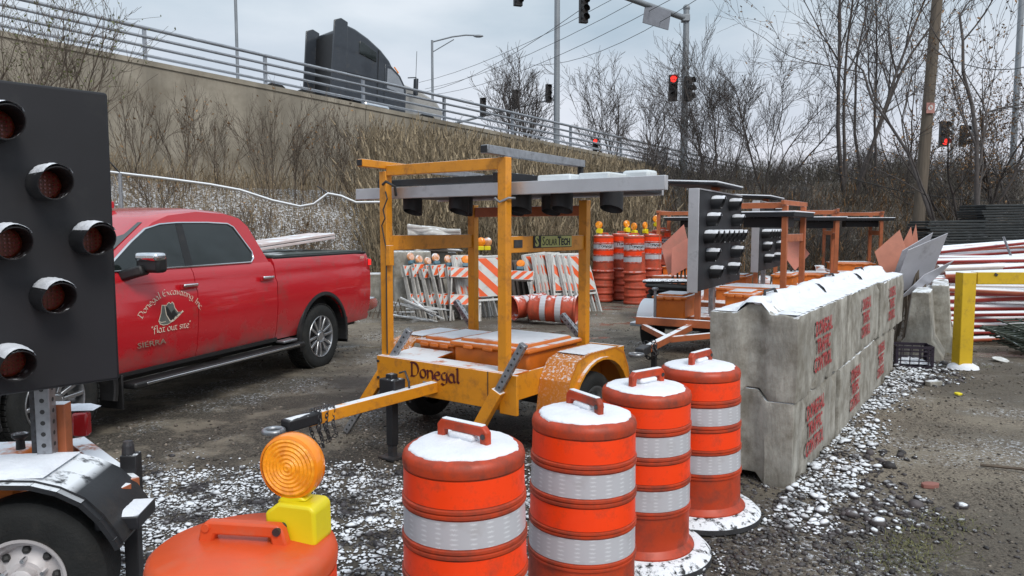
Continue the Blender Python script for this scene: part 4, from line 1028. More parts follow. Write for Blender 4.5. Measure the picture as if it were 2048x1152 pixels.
# ------------------------------------------------------------------ concrete blocks
def block_mesh(seed, L_=1.81):
    bm = bmesh.new()
    ws = [-.305, -.12, -.045, .045, .12, .305]; tz = [.6, .6, .665, .665, .6, .6]; bz = [0, 0, .07, .07, 0, 0]; ey = [0, 0, .05, .05, 0, 0]
    n = 6; ring = []
    for end in (0, 1):
        b_ = [bm.verts.new((ws[i], (ey[i] if end == 0 else L_ + ey[i] * .9), bz[i])) for i in range(n)]
        t_ = [bm.verts.new((ws[i], (ey[i] if end == 0 else L_ + ey[i] * .9), tz[i])) for i in range(n)]
        ring.append((b_, t_))
    (b0, t0), (b1, t1) = ring
    for i in range(n - 1):
        bm.faces.new((b0[i], b0[i + 1], t0[i + 1], t0[i])); bm.faces.new((b1[i + 1], b1[i], t1[i], t1[i + 1]))
        bm.faces.new((t0[i], t0[i + 1], t1[i + 1], t1[i])); bm.faces.new((b0[i + 1], b0[i], b1[i], b1[i + 1]))
    bm.faces.new((b0[0], t0[0], t1[0], b1[0])); bm.faces.new((t0[-1], b0[-1], b1[-1], t1[-1]))
    bmesh.ops.recalc_face_normals(bm, faces=bm.faces)
    bmesh.ops.bevel(bm, geom=[e for e in bm.edges if e.calc_face_angle(0) > .6], offset=.014, segments=2, affect='EDGES', profile=.6)
    bmesh.ops.triangulate(bm, faces=[f for f in bm.faces if len(f.verts) > 4])
    for _ in range(5):
        le = [e for e in bm.edges if e.calc_length() > .09]
        if not le: break
        bmesh.ops.subdivide_edges(bm, edges=le, cuts=1, use_grid_fill=True)
    rr = random.Random(seed)
    from mathutils import noise as mn
    off = Vector((seed * 7.3, 0, 0))
    for v in bm.verts:
        p = v.co + off; d = mn.noise_vector(p * 5) * .006 + mn.noise_vector(p * 17) * .0035
        v.co += d
        chip = mn.noise(p * 6.5 + Vector((3, 1, 2)))
        edge = min(abs(abs(v.co.x) - .305), .1) < .02 and (abs(v.co.z - .6) < .02 or v.co.z < .02)
        if edge and chip > .12: v.co.x *= 1 - .09 * (chip - .12) * 3; v.co.z += (.035 if v.co.z < .1 else -.035) * (chip - .1) * 2
    me = bpy.data.meshes.new('concrete_block'); bm.to_mesh(me); bm.free(); me.materials.append(m_conc)
    me.polygons.foreach_set('use_smooth', [True] * len(me.polygons)); sharp_by_angle(me, R(35)); return me
m_conc2 = m_conc
BD = Vector((.562, .827, 0)); BW = Vector((-.827, .562, 0))     # along the row, into the row
B0 = Vector((1.925, 4.92, 0)); ang = math.atan2(BW.y, BW.x)
labs = {(0, 0): 'lower concrete block nearest the camera with red stencilled letters', (0, 1): 'middle block of the bottom row of concrete blocks', (0, 2): 'farthest block of the bottom row of concrete blocks',
        (1, 0): 'snowy upper concrete block nearest the camera with red stencilled letters', (1, 1): 'middle block of the top row of concrete blocks', (1, 2): 'farthest block of the top row of concrete blocks'}
MTB = Matrix(((0, 0, 1, 0), (1, 0, 0, 0), (0, 1, 0, 0), (0, 0, 0, 1)))
for row in (0, 1):
    for k in range(3):
        s0 = k * 1.83 if row else (0, 1.53, 3.36)[k]; jit = random.Random(row * 5 + k)
        o0 = B0 + BD * s0 + BW * (.305 + jit.uniform(-.012, .012) + (.012 if row == 0 else 0))
        # local x across (towards the text face at +x), local y along the row
        root = thing('concrete_block', labs[(row, k)], 'concrete block', (o0.x, o0.y, row * .603 - .012 + gh(o0.x, o0.y) * .3), math.atan2(BD.y, BD.x) - R(90) + R(jit.uniform(-.5, .5)), 'stacked concrete blocks')
        me = block_mesh(row * 3 + k + 1, 1.5 if (row, k) == (0, 0) else 1.81); o = bpy.data.objects.new('block_body', me); COL.objects.link(o); o.parent = root
        yc = (.78, .92, .75)[k] if row else (.66, .72, .62)[k]
        for q, (wd, zz) in enumerate((('DONEGAL', .43), ('TRAFFIC', .295), ('CONTROL', .16))):
            text_obj(wd, 0.152, T(.318, yc, zz + .02) @ MTB, m_red_text, root, 'stencil_lettering', sx=(.84, .7, .7)[k], bold=.005, extrude=.0004)
        if row:
            hp = MB().tube([(-.04, .42 + .3 * (k % 2), .66), (-.03, .40 + .3 * (k % 2), .73), (.02, .46 + .3 * (k % 2), .74), (.05, .52 + .3 * (k % 2), .66)], .012, 6).build('lifting_loop', m_dsteel, root, smooth=60)
            b = MB(); rr = random.Random(k + 40)
            prx = [-.295, -.24, -.18, -.12, -.085, -.045, 0, .045, .085, .12, .18, .24, .295]; prz = [.6, .6, .6, .6, .635, .67, .672, .67, .635, .6, .6, .6, .6]
            sv = []; M_n = 60
            for a_ in range(M_n + 1):
                for q_ in range(13):
                    e_ = 0 if q_ in (0, 12) or a_ in (0, M_n) else 1
                    hh = (.012 + .016 * float(vnoise(np.array([a_ * .8]), np.array([q_ * 1.7 + 9 * k]), 2.5, 61)[0])) * e_ + .004
                    if abs(q_ - 9.5) < 2 and float(vnoise(np.array([a_ * 1.]), np.array([q_ * 1.]), 4, 62 + k)[0]) > .68: hh = -.01
                    sv.append((prx[q_] + .008 * math.sin(a_ * 1.3 + q_) * (1 - e_), .02 + 1.78 * a_ / M_n, prz[q_] + hh + (.02 * max(0, math.sin(a_ * .5 + k)) if 3 < q_ < 9 else 0)))
            MB().add(sv, [(a_ * 13 + q_, a_ * 13 + q_ + 1, (a_ + 1) * 13 + q_ + 1, (a_ + 1) * 13 + q_) for a_ in range(M_n) for q_ in range(12)]).build('snow_layer', m_snow, root, smooth=80)
            y = .03
            while y < 1.75:
                l = rr.uniform(.16, .4); b.sphere((rr.uniform(-.02, .02), y + l / 2, .675), 1, 14, 8, sc=(rr.uniform(.06, .085), l / 2, rr.uniform(.03, .05))); y += l * rr.uniform(1.0, 1.8)
            b.build('snow_ridge', m_snow, root, smooth=80)['kind'] = 'stuff'
# ------------------------------------------------------------------ further arrow board trailers
def arrow_trailer(name, label, loc, rz):
    t = thing(name, label, 'arrow board trailer', (loc[0], loc[1], gh(*loc)), rz, 'arrow board trailers in the back of the yard')
    p = MB().box((.15, -.17, 1.62), (.07, 2.44, 1.25)).build('arrow_panel', m_panelblk, t, bevel=.008)
    MB().box((.13, -1.397, 1.62), (.13, .02, 1.27)).build('panel_edge', m_alu, p, bevel=.004)
    MB().box((.13, -.17, 2.254), (.13, 2.44, .016)).build('panel_edge', m_alu, p)
    L_ = [(.34 + i * .29, 0) for i in range(7)]
    for (s, z) in ((.45, .22), (.66, .44), (.45, -.23), (.66, -.46), (1.86, .22), (1.66, .44), (1.86, -.23), (1.66, -.46)): L_.append((s, z))
    for s, z in L_: lamp_hood(p, (.186, -1.39 + s, 1.66 + z), (1, 0, 0), .082, .17, led=False)
    so = MB().box((-.1, -.1, 2.36), (.75, 1.5, .03), Matrix.Rotation(R(3), 3, 'Y')).build('solar_panel', m_panelblk, t, bevel=.006)
    MB().box((-.1, -.1, 2.385), (.77, 1.52, .02), Matrix.Rotation(R(3), 3, 'Y')).build('snow_layer', m_snow, so, bevel=.008)
    MB().bar((.05, 0, 2.35), (.05, 0, 2.2), .1, .1, up=(0, 1, 0)).build('panel_bracket', m_orange2, t)
    MB().bar((.03, -.75, .5), (.03, -.75, 1.25), .07, .07, up=(0, 1, 0)).build('mast_post', m_orange2, t, bevel=.004)
    MB().bar((.03, 0, .5), (.03, 0, 2.2), .08, .08, up=(0, 1, 0)).build('mast_post', m_steel, t, bevel=.004)
    MB().bar((.1, -.3, .5), (.1, -.3, 1.1), .05, .05, up=(0, 1, 0)).build('mast_post', m_steel, t, bevel=.004)
    for sx_ in (-.62, .62): MB().bar((sx_, -1.0, .52), (sx_, 1.0, .52), .06, .09).build('frame_beam', m_orange2, t, bevel=.004)
    MB().bar((-.72, -1.0, .55), (.72, -1.0, .55), .08, .1).build('frame_beam', m_orange2, t, bevel=.004)
    MB().bar((-.62, .9, .52), (.62, .9, .52), .06, .09).build('frame_beam', m_orange2, t, bevel=.004)
    MB().box((0, .2, .56), (1.2, 1.3, .03)).build('deck', m_orange2, t)
    MB().bar((0, -1.0, .5), (0, -2.75, .46), .075, .08).build('tongue', m_orange2, t, bevel=.004)
    for sx_ in (-.62, .62): MB().bar((sx_, -1.0, .47), (0, -1.9, .46), .06, .07).build('tongue_brace', m_orange2, t, bevel=.004)
    MB().bar((0, -2.7, .47), (0, -2.95, .46), .1, .09).build('coupler', m_dsteel, t, bevel=.012)
    MB().tube([(.07 * math.cos(a), -3.04 + .07 * math.sin(a), .45) for a in [2 * math.pi * i / 16 for i in range(17)]], .02, 6).build('hitch_ring', m_steel, t, smooth=60)
    MB().bar((.05, -2.6, .02), (.05, -2.6, .5), .05, .05, up=(0, 1, 0)).build('tongue_jack', m_black, t)
    for q in range(2): chain(t, [(.06, -2.6 - .1 * q, .52), (.1, -2.64 - .1 * q, .40), (0, -2.6, .34), (-.1, -2.6 - .1 * q, .42), (-.06, -2.62, .52), (.06, -2.6, .54)], .05)
    bx_ = lid_box(-.6, -.12, -.75, -.1, .57, .86, 'battery_box', t, m_orlid)
    lid_box(.15, .6, .1, .7, .57, .86, 'battery_box', t, m_orlid)
    MB().tube([(-.5, -.9, .55), (-.5, -.9, .95)], .02, 8).sphere((-.5, -.9, .97), .05, 10, 5, sc=(1, 1, .5)).build('stabiliser_crank', m_steel, t)
    for s in (-1, 1):
        x0 = s * .86; vs = []; n_ = 12; fs = []
        for i in range(n_ + 1):
            a = R(8 + 164 * i / n_)
            for xx, rr in ((x0 - .13, .4), (x0 + .13, .4), (x0 + .13, .385), (x0 - .13, .385)): vs.append((xx, .12 - rr * math.cos(a), .34 + rr * math.sin(a)))
        for i in range(n_):
            for j in range(4): fs.append((4 * i + j, 4 * i + (j + 1) % 4, 4 * i + 4 + (j + 1) % 4, 4 * i + 4 + j))
        f_ = MB().add(vs, fs).build('fender', m_fend2, t, smooth=40, fixn=True)
        MB().box((x0, -.36, .42), (.3, .2, .05)).build('step_plate', m_fend2, t, bevel=.01)
        trailer_wheel(t, (x0, .12, .33), (s, 0, 0), .33, .2)
    MB().bar((-.85, .12, .34), (.85, .12, .34), .07, .07).build('axle', m_black, t)
    return t
m_fend2 = mat('pale_fender', (.26, .29, .32), .45, var=.15, vs=5, snow=.95, ns=5, lo=.1, hi=.6)
arrow_trailer('arrow_board_trailer', 'arrow board trailer with rows of snow capped lamps behind the concrete blocks', (2.78, 10.35), R(-29))
arrow_trailer('arrow_board_trailer', 'smaller looking arrow board trailer farther back, partly behind an orange post frame', (4.9, 14.5), R(-29))
def flat_trailer(label, loc, rz, m=m_orange2, board=2.4):
    t = thing('message_board_trailer', label, 'sign trailer', (loc[0], loc[1], gh(*loc)), rz, 'stowed message board trailers in the back of the yard')
    for x in (-.6, .6):
        for y in (-.55, .55): MB().bar((x, y, .45), (x, y, 2.12), .08, .08, up=(0, 1, 0)).build('post', m, t, bevel=.004)
        MB().bar((x, -.52, 1.62), (x, .52, 1.62), .04, .12).build('side_beam', m, t, bevel=.004)
        MB().bar((x, -.7, 2.16), (x, .7, 2.16), .05, .07).build('top_rail', m, t, bevel=.004)
    MB().bar((-.56, -.55, 2.12), (.56, -.55, 2.12), .05, .09).build('top_beam', m, t, bevel=.004)
    b_ = MB().box((.15, .0, 1.98), (board, 1.25, .07)).build('message_board', m_panelblk, t, bevel=.008)
    MB().box((.15, 0, 2.022), (board + .03, 1.27, .02)).build('snow_layer', m_snow, b_, bevel=.008)
    MB().box((.2, 0, 1.86), (board * .55, .5, .16)).build('lamp_box', m_black, t, bevel=.01)
    lid_box(-.55, .55, -.4, .5, .55, .8, 'battery_box', t)
    MB().box((0, 0, .5), (1.35, 1.7, .2)).build('trailer_body', m, t, bevel=.01)
    MB().bar((0, -.8, .48), (0, -2.1, .45), .07, .08).build('tongue', m, t)
    for s in (-1, 1):
        MB().lathe([(.39, -.12), (.4, 0), (.39, .12)], 14, T(s * .82, 0, .33) @ Matrix.Rotation(R(90), 4, 'Y') @ rotz(R(90)), a0=R(0), a1=R(180)).build('fender', m, t)
        trailer_wheel(t, (s * .82, 0, .32), (s, 0, 0), .32, .18)
    return t
flat_trailer('orange message board trailer whose tall post stands in front of the farther arrow board', (3.98, 12.1), R(-35), board=1.2)
flat_trailer('message board trailer with wide dark flat board left of the leaning orange sign', (6.45, 16.3), R(-20), board=1.25)
flat_trailer('farthest message board trailer with thin dark board between the trees and the blocks', (9.3, 20.3), R(-12), board=1.5)
flat_trailer('message board trailer mostly hidden behind the nearest arrow board beside the drum stacks', (4.4, 18.6), R(-25), board=1.2)
# pile of rubber drum bases
for k in range(9):
    rr = random.Random(k)
    o = MB().lathe([(.30, -.03), (.44, -.035), (.455, 0), (.43, .028), (.34, .045), (.28, .04), (.27, -.02)], 26).build('rubber_ring', m_rubber if k < 8 else m_base, None, smooth=40)
    x, y = 3.0 + rr.uniform(-.09, .09), 14.0 + rr.uniform(-.1, .1)
    o.location = (x, y, gh(3, 14) + .04 + k * .088); o.rotation_euler = (R(rr.uniform(-4, 4)), R(rr.uniform(-4, 4)), rr.uniform(0, 6))
    tag(o, 'black rubber drum base in the pile behind the nearest arrow board trailer' if k < 8 else 'topmost snow edged rubber base of the pile behind the nearest arrow board trailer', 'drum base', 'piled rubber drum bases')
# ------------------------------------------------------------------ stacks of old drums
DO = thing('stacked_drum', 'worn', 'traffic drum', (0, 0, 0), 0, 'nested drums stacked at the back of the yard')
drum_body(seg=28).build('drum_body', m_drumold, DO, smooth=38)
for z0, z1 in ((.768, .870), (.473, .572)): band(z0, z1, 28).build('orange_band', m_drumband, DO, smooth=60)
for z0, z1 in ((.618, .722), (.328, .437)): band(z0, z1, 28).build('white_band', m_white_sh, DO, smooth=60)
MB().prism([(x, z) for x, z in prof_], -.016, .016).build('handle', m_drumold, DO, fixn=True)
DN = thing('stacked_drum', 'worn', 'traffic drum', (0, 0, 0), 0, 'nested drums stacked at the back of the yard')
MB().lathe([(.262, .045), (.27, .06), (.27, .085), (.258, .10), (.252, .13), (.25, .2), (.244, .215), (.235, .3), (.2, .9), (.17, .93), (.0001, .935)], 28).build('drum_body', m_drumold, DN, smooth=38)
first = firstn = True
names = ['left end', 'second from the left', 'front middle', 'second from the right', 'right end']
lev = ['bottom drum', 'second drum up', 'middle drum', 'fourth drum up', 'top drum']
for i, (px, Y, n, top) in enumerate(((1206, 17.9, 5, .0), (1241, 18.2, 5, .03), (1270, 17.3, 5, 0), (1303, 18.5, 5, .0), (1321, 19.1, 5, .12))):
    x = (px - 1024) / FPX * Y; rr = random.Random(i + 3)
    for k in range(n):
        z = gh(x, Y) + k * (.175 + top * .2) - .03
        if k == n - 1: d_ = DO if first else dup(DO); first = False
        else: d_ = DN if firstn else dup(DN); firstn = False
        d_.location = (x + rr.uniform(-.015, .015), Y, z); d_.rotation_euler = (R(rr.uniform(-1.5, 1.5)), R(rr.uniform(-1.5, 1.5)), rr.uniform(-.5, .5) if k < n - 1 else R(10))
        d_['label'] = f'{lev[k]} of the {names[i]} stack of orange drums'
        if k == n - 1:
            Rb = .2405
            nib_text('Donegal', .085, lambda u, v, q: (Rb * math.sin(u / Rb), -(Rb + q * .00002) * math.cos(u / Rb), .67 - .025 + v), .22).build('band_lettering', m_ink, d_)
for px, py, Y, lab in ((1198, 449, 17.9, 'amber warning light on the left end drum stack'), (1253, 447, 18.2, 'leftmost of the amber warning lights on the middle drum stacks'), (1268, 452, 17.6, 'amber warning light on the front middle drum stack'),
                   (1290, 450, 18.4, 'amber warning light on the stack second from the right'), (1312, 437, 19.1, 'highest amber warning light on the right end drum stack')):
    p = aty(px, py, Y); d_ = dup(WL, (p.x, Y, p.z - .2), R(random.Random(px).uniform(-70, 70)), lab)
# ------------------------------------------------------------------ folded barricades
def striped(parent, w_, h, z, y, n=3, sgn=1, name='striped_board', mo=None):
    o = MB().box((0, y, z), (w_, .02, h)).build(name, m_white, parent, bevel=.003)
    b = MB(); W = w_ / 2 - .01; H = h / 2 - .01; sw = (w_ if h < w_ else h) / (n * 2)
    for k in range(-n * 2, n * 3):
        # diagonal band clipped to the board
        c = k * sw * 2 - w_ / 2; P = []
        poly = [(c, -H), (c + sw, -H), (c + sw + sgn * 2 * H, H), (c + sgn * 2 * H, H)]
        def clip(pl, f):
            out = []
            for i in range(len(pl)):
                a, q = pl[i], pl[(i + 1) % len(pl)]; fa, fq = f(a), f(q)
                if fa >= 0: out.append(a)
                if fa * fq < 0: t = fa / (fa - fq); out.append((a[0] + (q[0] - a[0]) * t, a[1] + (q[1] - a[1]) * t))
            return out
        pl = clip(clip(poly, lambda p: p[0] + W), lambda p: W - p[0])
        if len(pl) >= 3: b.add([(x, y - .0125, z + zz) for x, zz in pl], [tuple(range(len(pl)))])
    if b.v:
        s = b.build('orange_stripes', m_stripe, o); s['kind'] = 'stuff'
    return o
def small_light(parent, x, z, m):
    l = MB().lathe([(.001, -.03), (.075, -.03), (.09, 0), (.075, .03), (.001, .035)], 18, T(x, 0, z + .1) @ Matrix.Rotation(R(90), 4, 'X')).build('warning_lamp', m, parent, smooth=40)
    MB().box((x, 0, z - .01), (.13, .08, .07)).build('battery_case', mat_teal, l, bevel=.01)
mat_teal = mat('blue_battery_case', (.1, .2, .26), .5, var=.2)
m_amberpale = mat('frosted_amber', (.7, .3, .12), .4, var=.3, vs=9, snow=.6, ns=14, lo=.1, hi=.5)
m_dirtywhite = mat('dirty_white_leg', (.42, .4, .37), .6, var=.25, vs=8, snow=.3, ns=16, dirt=.5, dcol=(.15, .13, .11), ds=9)
def barricade_small(label, x, y, rz, lean, light=True):
    jr = random.Random(int(x * 997)); rz += jr.uniform(-.16, .16); lean += jr.uniform(-.09, .05)
    t = thing('barricade', label, 'barricade', (x, y, gh(x, y) - .01), rz, 'folded barricades leaning in rows'); t.rotation_euler = (lean, jr.uniform(-.05, .05), rz); t.scale = (1, 1, jr.uniform(.93, 1.05))
    for s in (-1, 1):
        for q in (-.03, .03): MB().bar((s * .29, q, 0), (s * .27, q * .4, 1.1), .03, .04, up=(0, 1, 0)).build('leg', m_dirtywhite, t)
    striped(t, .6, .2, .98, -.045, 3); striped(t, .6, .2, .42, -.045, 3, name='lower_board'); MB().box((0, .045, .98), (.6, .02, .2)).build('rear_board', m_dirtywhite, t)
    if light: small_light(t, .0, 1.16, m_amberpale if rz > .4 else m_amber)
    return t
def barricade_big(label, x, y, rz, lean, rev=1):
    jr = random.Random(int(x * 991)); rz += jr.uniform(-.1, .1); lean += jr.uniform(-.06, .04)
    t = thing('barricade', label, 'barricade', (x, y, gh(x, y) - .01), rz, 'folded barricades leaning in rows'); t.rotation_euler = (lean, jr.uniform(-.04, .04), rz)
    for s in (-1, 1):
        for q in (-.028, .028): MB().bar((s * .33, q, 0), (s * .3, q * .5, 1.27), .035, .03, up=(0, 1, 0)).build('leg', m_white, t)
    MB().bar((-.3, 0, 1.27), (.3, 0, 1.27), .05, .03).build('top_bar', m_white, t); MB().bar((-.31, 0, .42), (.31, 0, .42), .05, .04).build('cross_bar', m_white, t)
    striped(t, .6, .76, .86, -.04, 2, -1)
    MB().box((0, .035, .86), (.6, .015, .76)).build('rear_panel', m_white, t)
    return t
ordn = ['leftmost', 'second', 'third', 'fourth', 'fifth', 'sixth', 'seventh', 'eighth', 'ninth']
def gx(px, Y): return (px - 1024) / FPX * Y
for i in range(8):
    px = 848 + i * 11.5; Y = 14.6 - i * .03
    barricade_small(f'{ordn[i]} of the small folded barricades with round lamps left of the orange post', gx(px, Y), Y, R(58 - i * 3), R(-15), i in (0, 1, 3, 4, 6))
barricade_small('small striped barricade facing the yard with lamps, right end of its row', gx(930, 14.1), 14.1, R(8), R(-14))
for i in range(4):
    px = 948 + i * 7; barricade_big(f'{ordn[i]} of the tall folded barricades standing behind the striped one near the middle posts', gx(px, 14.6), 14.6 + .03 * i, R(50), R(-14))
barricade_big('tall barricade with bold orange stripes between the two middle orange posts', gx(990, 14.2), 14.2, R(16), R(-12))
barricade_small('white topped barricade right of the front orange post, low and tilted', gx(1028, 14.3), 14.35, R(-16), R(-22))
for i in range(6):
    px = 1088 + i * 9; barricade_big(f'{ordn[i]} of the tall white barricades stacked edge on under the maker plate', gx(px, 15.6), 15.6 + .02 * i, R(62), R(-12))
barricade_big('tall striped barricade at the right under the maker plate', gx(1142, 15.3), 15.3, R(10), R(-12))
for i in range(3):
    px = 1160 + i * 11; barricade_big(f'{ordn[i]} of the white barricades leaning right of the far right orange post', gx(px, 15.4), 15.4, R(50), R(-16))
for px, pyt, Y, m in ((925, 470, 14.4, m_amber), (937, 470, 14.6, m_snow), (965, 484, 14.5, m_amber), (977, 484, 14.6, m_snow)):
    p = aty(px, pyt, Y); 
for q, (px, py, Y, m, lb) in enumerate(((962, 484, 14.4, m_amber, 'amber ball lamp on top of the tall barricades near the middle posts'), (975, 484, 14.5, m_amberpale, 'snow covered ball lamp beside the amber one on the tall barricades'))):
    p = aty(px, py, Y); t = thing('warning_light', lb, 'warning light', (p.x, Y, p.z - .1)); MB().sphere((0, 0, .1), .09, 14, 8, sc=(1, .5, 1)).build('lens', m, t, smooth=60); MB().box((0, 0, -.02), (.12, .08, .08)).build('battery_case', m_yellow, t, bevel=.01)
# brown plastic panels behind
m_brownp = mat('dirty_grey_panels', (.13, .11, .1), .7, var=.3)
for i, px in enumerate((1042, 1052, 1064, 1076)):
    o = MB().box((0, 0, .55), (.05, .5, 1.1)).build('leaning_panel', m_brownp, None, bevel=.005); x = gx(px, 15.9); o.location = (x, 15.9, gh(x, 15.9)); o.rotation_euler = (0, R(-8 - i), R(-25))
    tag(o, f'{ordn[i]} dark dirty panel leaning between the two groups of barricades', 'panel', 'dark panels leaning between the barricades')
# fallen drums
d_ = dup(DO, (gx(1098, 13.7), 13.6, gh(1, 13.7) + .26), label='orange drum lying on its side with its open end towards the right')
d_.rotation_euler = (0, R(-90 + 2), R(-14)); d_.location = (gx(1160, 13.6), 13.5, gh(1, 13.6) + .27); d_['group'] = 'drums lying on the ground'
d2 = dup(DO, label='crushed orange drum lying behind the front orange post'); d2.rotation_euler = (0, R(84), R(24)); d2.location = (gx(1020, 14.0), 13.9, gh(1, 13.9) + .26); d2.scale = (.85, 1, .8); d2['group'] = 'drums lying on the ground'
for q_ in (d_, d2):
    for ch in list(q_.children):
        if ch.name.startswith('band_lettering') or ch.name.startswith('orange_band'): bpy.data.objects.remove(ch)
# loose white legs on the ground
m_stick = mat('white_metal_leg', (.5, .5, .5), .5, var=.2, snow=.5, ns=10, dirt=.4)
rr = random.Random(12)
for i in range(16):
    px = rr.uniform(790, 880); Y = rr.uniform(13.6, 14.6); x = gx(px, Y); L_ = rr.uniform(.5, 1.15); a = rr.uniform(-.9, .5)
    o = MB().bar((-L_ / 2, 0, 0), (L_ / 2, 0, 0), .045, .03).build('loose_leg', m_stick, None, bevel=.004)
    o.location = (x, Y, gh(x, Y) + .04 + rr.uniform(0, .3)); o.rotation_euler = (rr.uniform(-.3, .3), rr.uniform(-.1, .42), a); tag(o, 'white metal leg in the loose heap on the ground left of the barricades', 'metal bar', 'loose white legs heaped on the ground')
for i in range(5):
    Y = 14.2; x = gx(735 + 9 * i, Y); pts = [(x + .1 * q, Y + rr.uniform(-.15, .15), gh(x, Y) + .05 + abs(rr.uniform(0, .45)) * (q % 2)) for q in range(5)]
    o = MB().tube(pts, .012, 5).build('dead_branch', m_bark2, None, smooth=60); tag(o, 'crooked bare branch on the ground behind the pickup bumper', 'branch', 'branches behind the pickup')
# concrete jersey barriers
def jersey(label, x, y, rz, L_=1.6, h=.85, m=m_conc):
    P = [(-.3, 0), (.3, 0), (.3, .08), (.17, .3), (.11, h), (-.11, h), (-.17, .3), (-.3, .08)]
    o = MB().prism(P, 0, L_).build('jersey_barrier', m, None, bevel=.02, fixn=True); o.location = (x, y, gh(x, y) - .03); o.rotation_euler = (0, 0, rz); return tag(o, label, 'concrete barrier')
def cblock(label, c, s, rz, m=m_conc):
    o = MB().box((0, 0, s[2] / 2), s).build('concrete_barrier', m, None, bevel=.03); o.location = (c[0], c[1], gh(c[0], c[1]) - .03); o.rotation_euler = (0, 0, rz); return tag(o, label, 'concrete barrier')
cblock('tall stained concrete block left of the folded barricades', (gx(822, 15.3), 15.3), (.75, .8, 1.35), R(12))
cblock('low grey concrete barrier with snow on top behind the pickup tail', (gx(765, 16.0), 16.0), (1.1, .5, .85), R(8))
cblock('second upright concrete block directly behind the folded barricades', (gx(870, 15.8), 15.9), (.9, .6, 1.3), R(5))
rr = random.Random(5)
m_board = [mat('stored_board_a', (.5, .45, .4), .6, var=.2, snow=.6, ns=5), mat('stored_board_b', (.3, .3, .28), .6, var=.2, snow=.5, ns=5), mat('stored_board_c', (.5, .16, .06), .6, var=.2, snow=.4, ns=5)]
for i in range(9):
    px = 815 + rr.uniform(0, 95); x = gx(px, 15.5); L_ = rr.uniform(.6, 1.2)
    o = MB().box((0, 0, 0), (L_, .3, .03)).build('stored_board', m_board[i % 3], None, bevel=.004); o.location = (x, 15.5 + rr.uniform(-.2, .2), 1.33 + .03 * i + gh(x, 15.5)); o.rotation_euler = (rr.uniform(-.1, .1), rr.uniform(-.08, .08), rr.uniform(-.5, .5))
    tag(o, 'board lying in the heap on top of the concrete blocks behind the barricades', 'board', 'boards heaped on the concrete blocks')
cl = MB(); 
for q in range(4):
    cl.tube([(-.42 + .28 * k, .06 * math.sin(k * 2 + q), .05 * q + .02 * math.sin(3 * k + q) - .03 * k) for k in range(5)], .055 - .004 * q, 8)
p = aty(855, 466, 15.8); co_ = cl.build('folded_tarp', mat('grey_tarp', (.48, .47, .45), .8, var=.2, snow=.4, ns=9), None, smooth=60); co_.location = (p.x, 15.8, p.z); tag(co_, 'folded pale tarp lying above the left orange side beam of the centre trailer', 'tarp')
cblock('tall narrow concrete block carrying the folded tarp', (p.x, 15.85), (.85, .5, p.z - gh(p.x, 15.8) - .02), R(4))
# pink and orange road work signs
m_pink = mat('faded_pink_sign', (.6, .22, .16), .5, var=.12, vs=2, snow=.25, dirt=.35, dcol=(.4, .2, .15)); m_signor = mat('road_sign_orange', (.62, .14, .05), .45, var=.1, dirt=.3, dcol=(.35, .12, .07)); m_signback = mat('bare_sign_back', (.42, .42, .46), .4, .3, var=.1, vs=2, dirt=.2)
m_salmon = mat('faded_salmon_sign', (.52, .2, .13), .5, var=.1, dirt=.3, dcol=(.35, .15, .1))
def diamond(label, px, py, Y, half, rz, tilt, roll, m, asp=1.0):
    p = aty(px, py, Y); o = MB().prism([(0, -half), (half * asp, 0), (0, half), (-half * asp, 0)], -.006, .006).build('diamond_sign', [m], None, bevel=.003, fixn=True)
    o.location = p; o.rotation_euler = (tilt, roll, rz)
    Mi = (T(*p) @ Euler((tilt, roll, rz)).to_matrix().to_4x4()).inverted(); back = Mi.inverted().to_3x3() @ Vector((0, .03, 0))
    for sx_ in (-.12, .12):
        a_ = p + back; b_ = Vector((p.x + sx_, p.y + back.y + .12, gh(p.x, p.y) - .02)); MB().bar(Mi @ a_, Mi @ b_, .035, .03).build('sign_leg', m_wood, o)
    return tag(o, label, 'road sign')
diamond('faded orange diamond sign leaning left of the pale sign backs', 1784, 512, 11.6, .43, R(-20), R(-12), R(14), m_salmon, .6)
diamond('narrow orange sign edge directly behind the faded diamond sign', 1814, 500, 11.8, .38, R(-30), R(-10), R(6), m_salmon, .28)
diamond('second narrow orange sign edge nearest the dark stacks', 1828, 492, 12.0, .36, R(-30), R(-8), R(2), m_salmon, .18)
diamond('large pale sign back with curved edge leaning right over the blocks', 1838, 530, 10.9, .62, R(32), R(20), R(36), m_signback, .62)
diamond('pale sign back partly hidden behind the large one', 1822, 520, 11.2, .52, R(28), R(16), R(34), m_signback, .5)
diamond('slim pale sign back lowest in the leaning pile', 1852, 560, 10.8, .5, R(40), R(30), R(48), m_signback, .22)
diamond('pink folded sign standing right of the drum stacks', 1352, 500, 15.4, .55, R(-30), R(-8), R(14), m_pink, .6)
diamond('second pink folded sign overlapping the first beside the drum stacks', 1368, 510, 15.2, .52, R(-20), R(-8), R(28), m_pink, .55)
diamond('pale orange sign corner behind the farther arrow board', 1590, 505, 16.2, .4, R(20), R(-8), R(5), m_pink)
jersey('pale jersey barrier standing behind the far end of the block row', 5.55, 10.0, R(-32), 1.5, .95)
jersey('second jersey barrier carrying the leaning sign backs', 6.1, 10.5, R(-30), 1.7, 1.0)
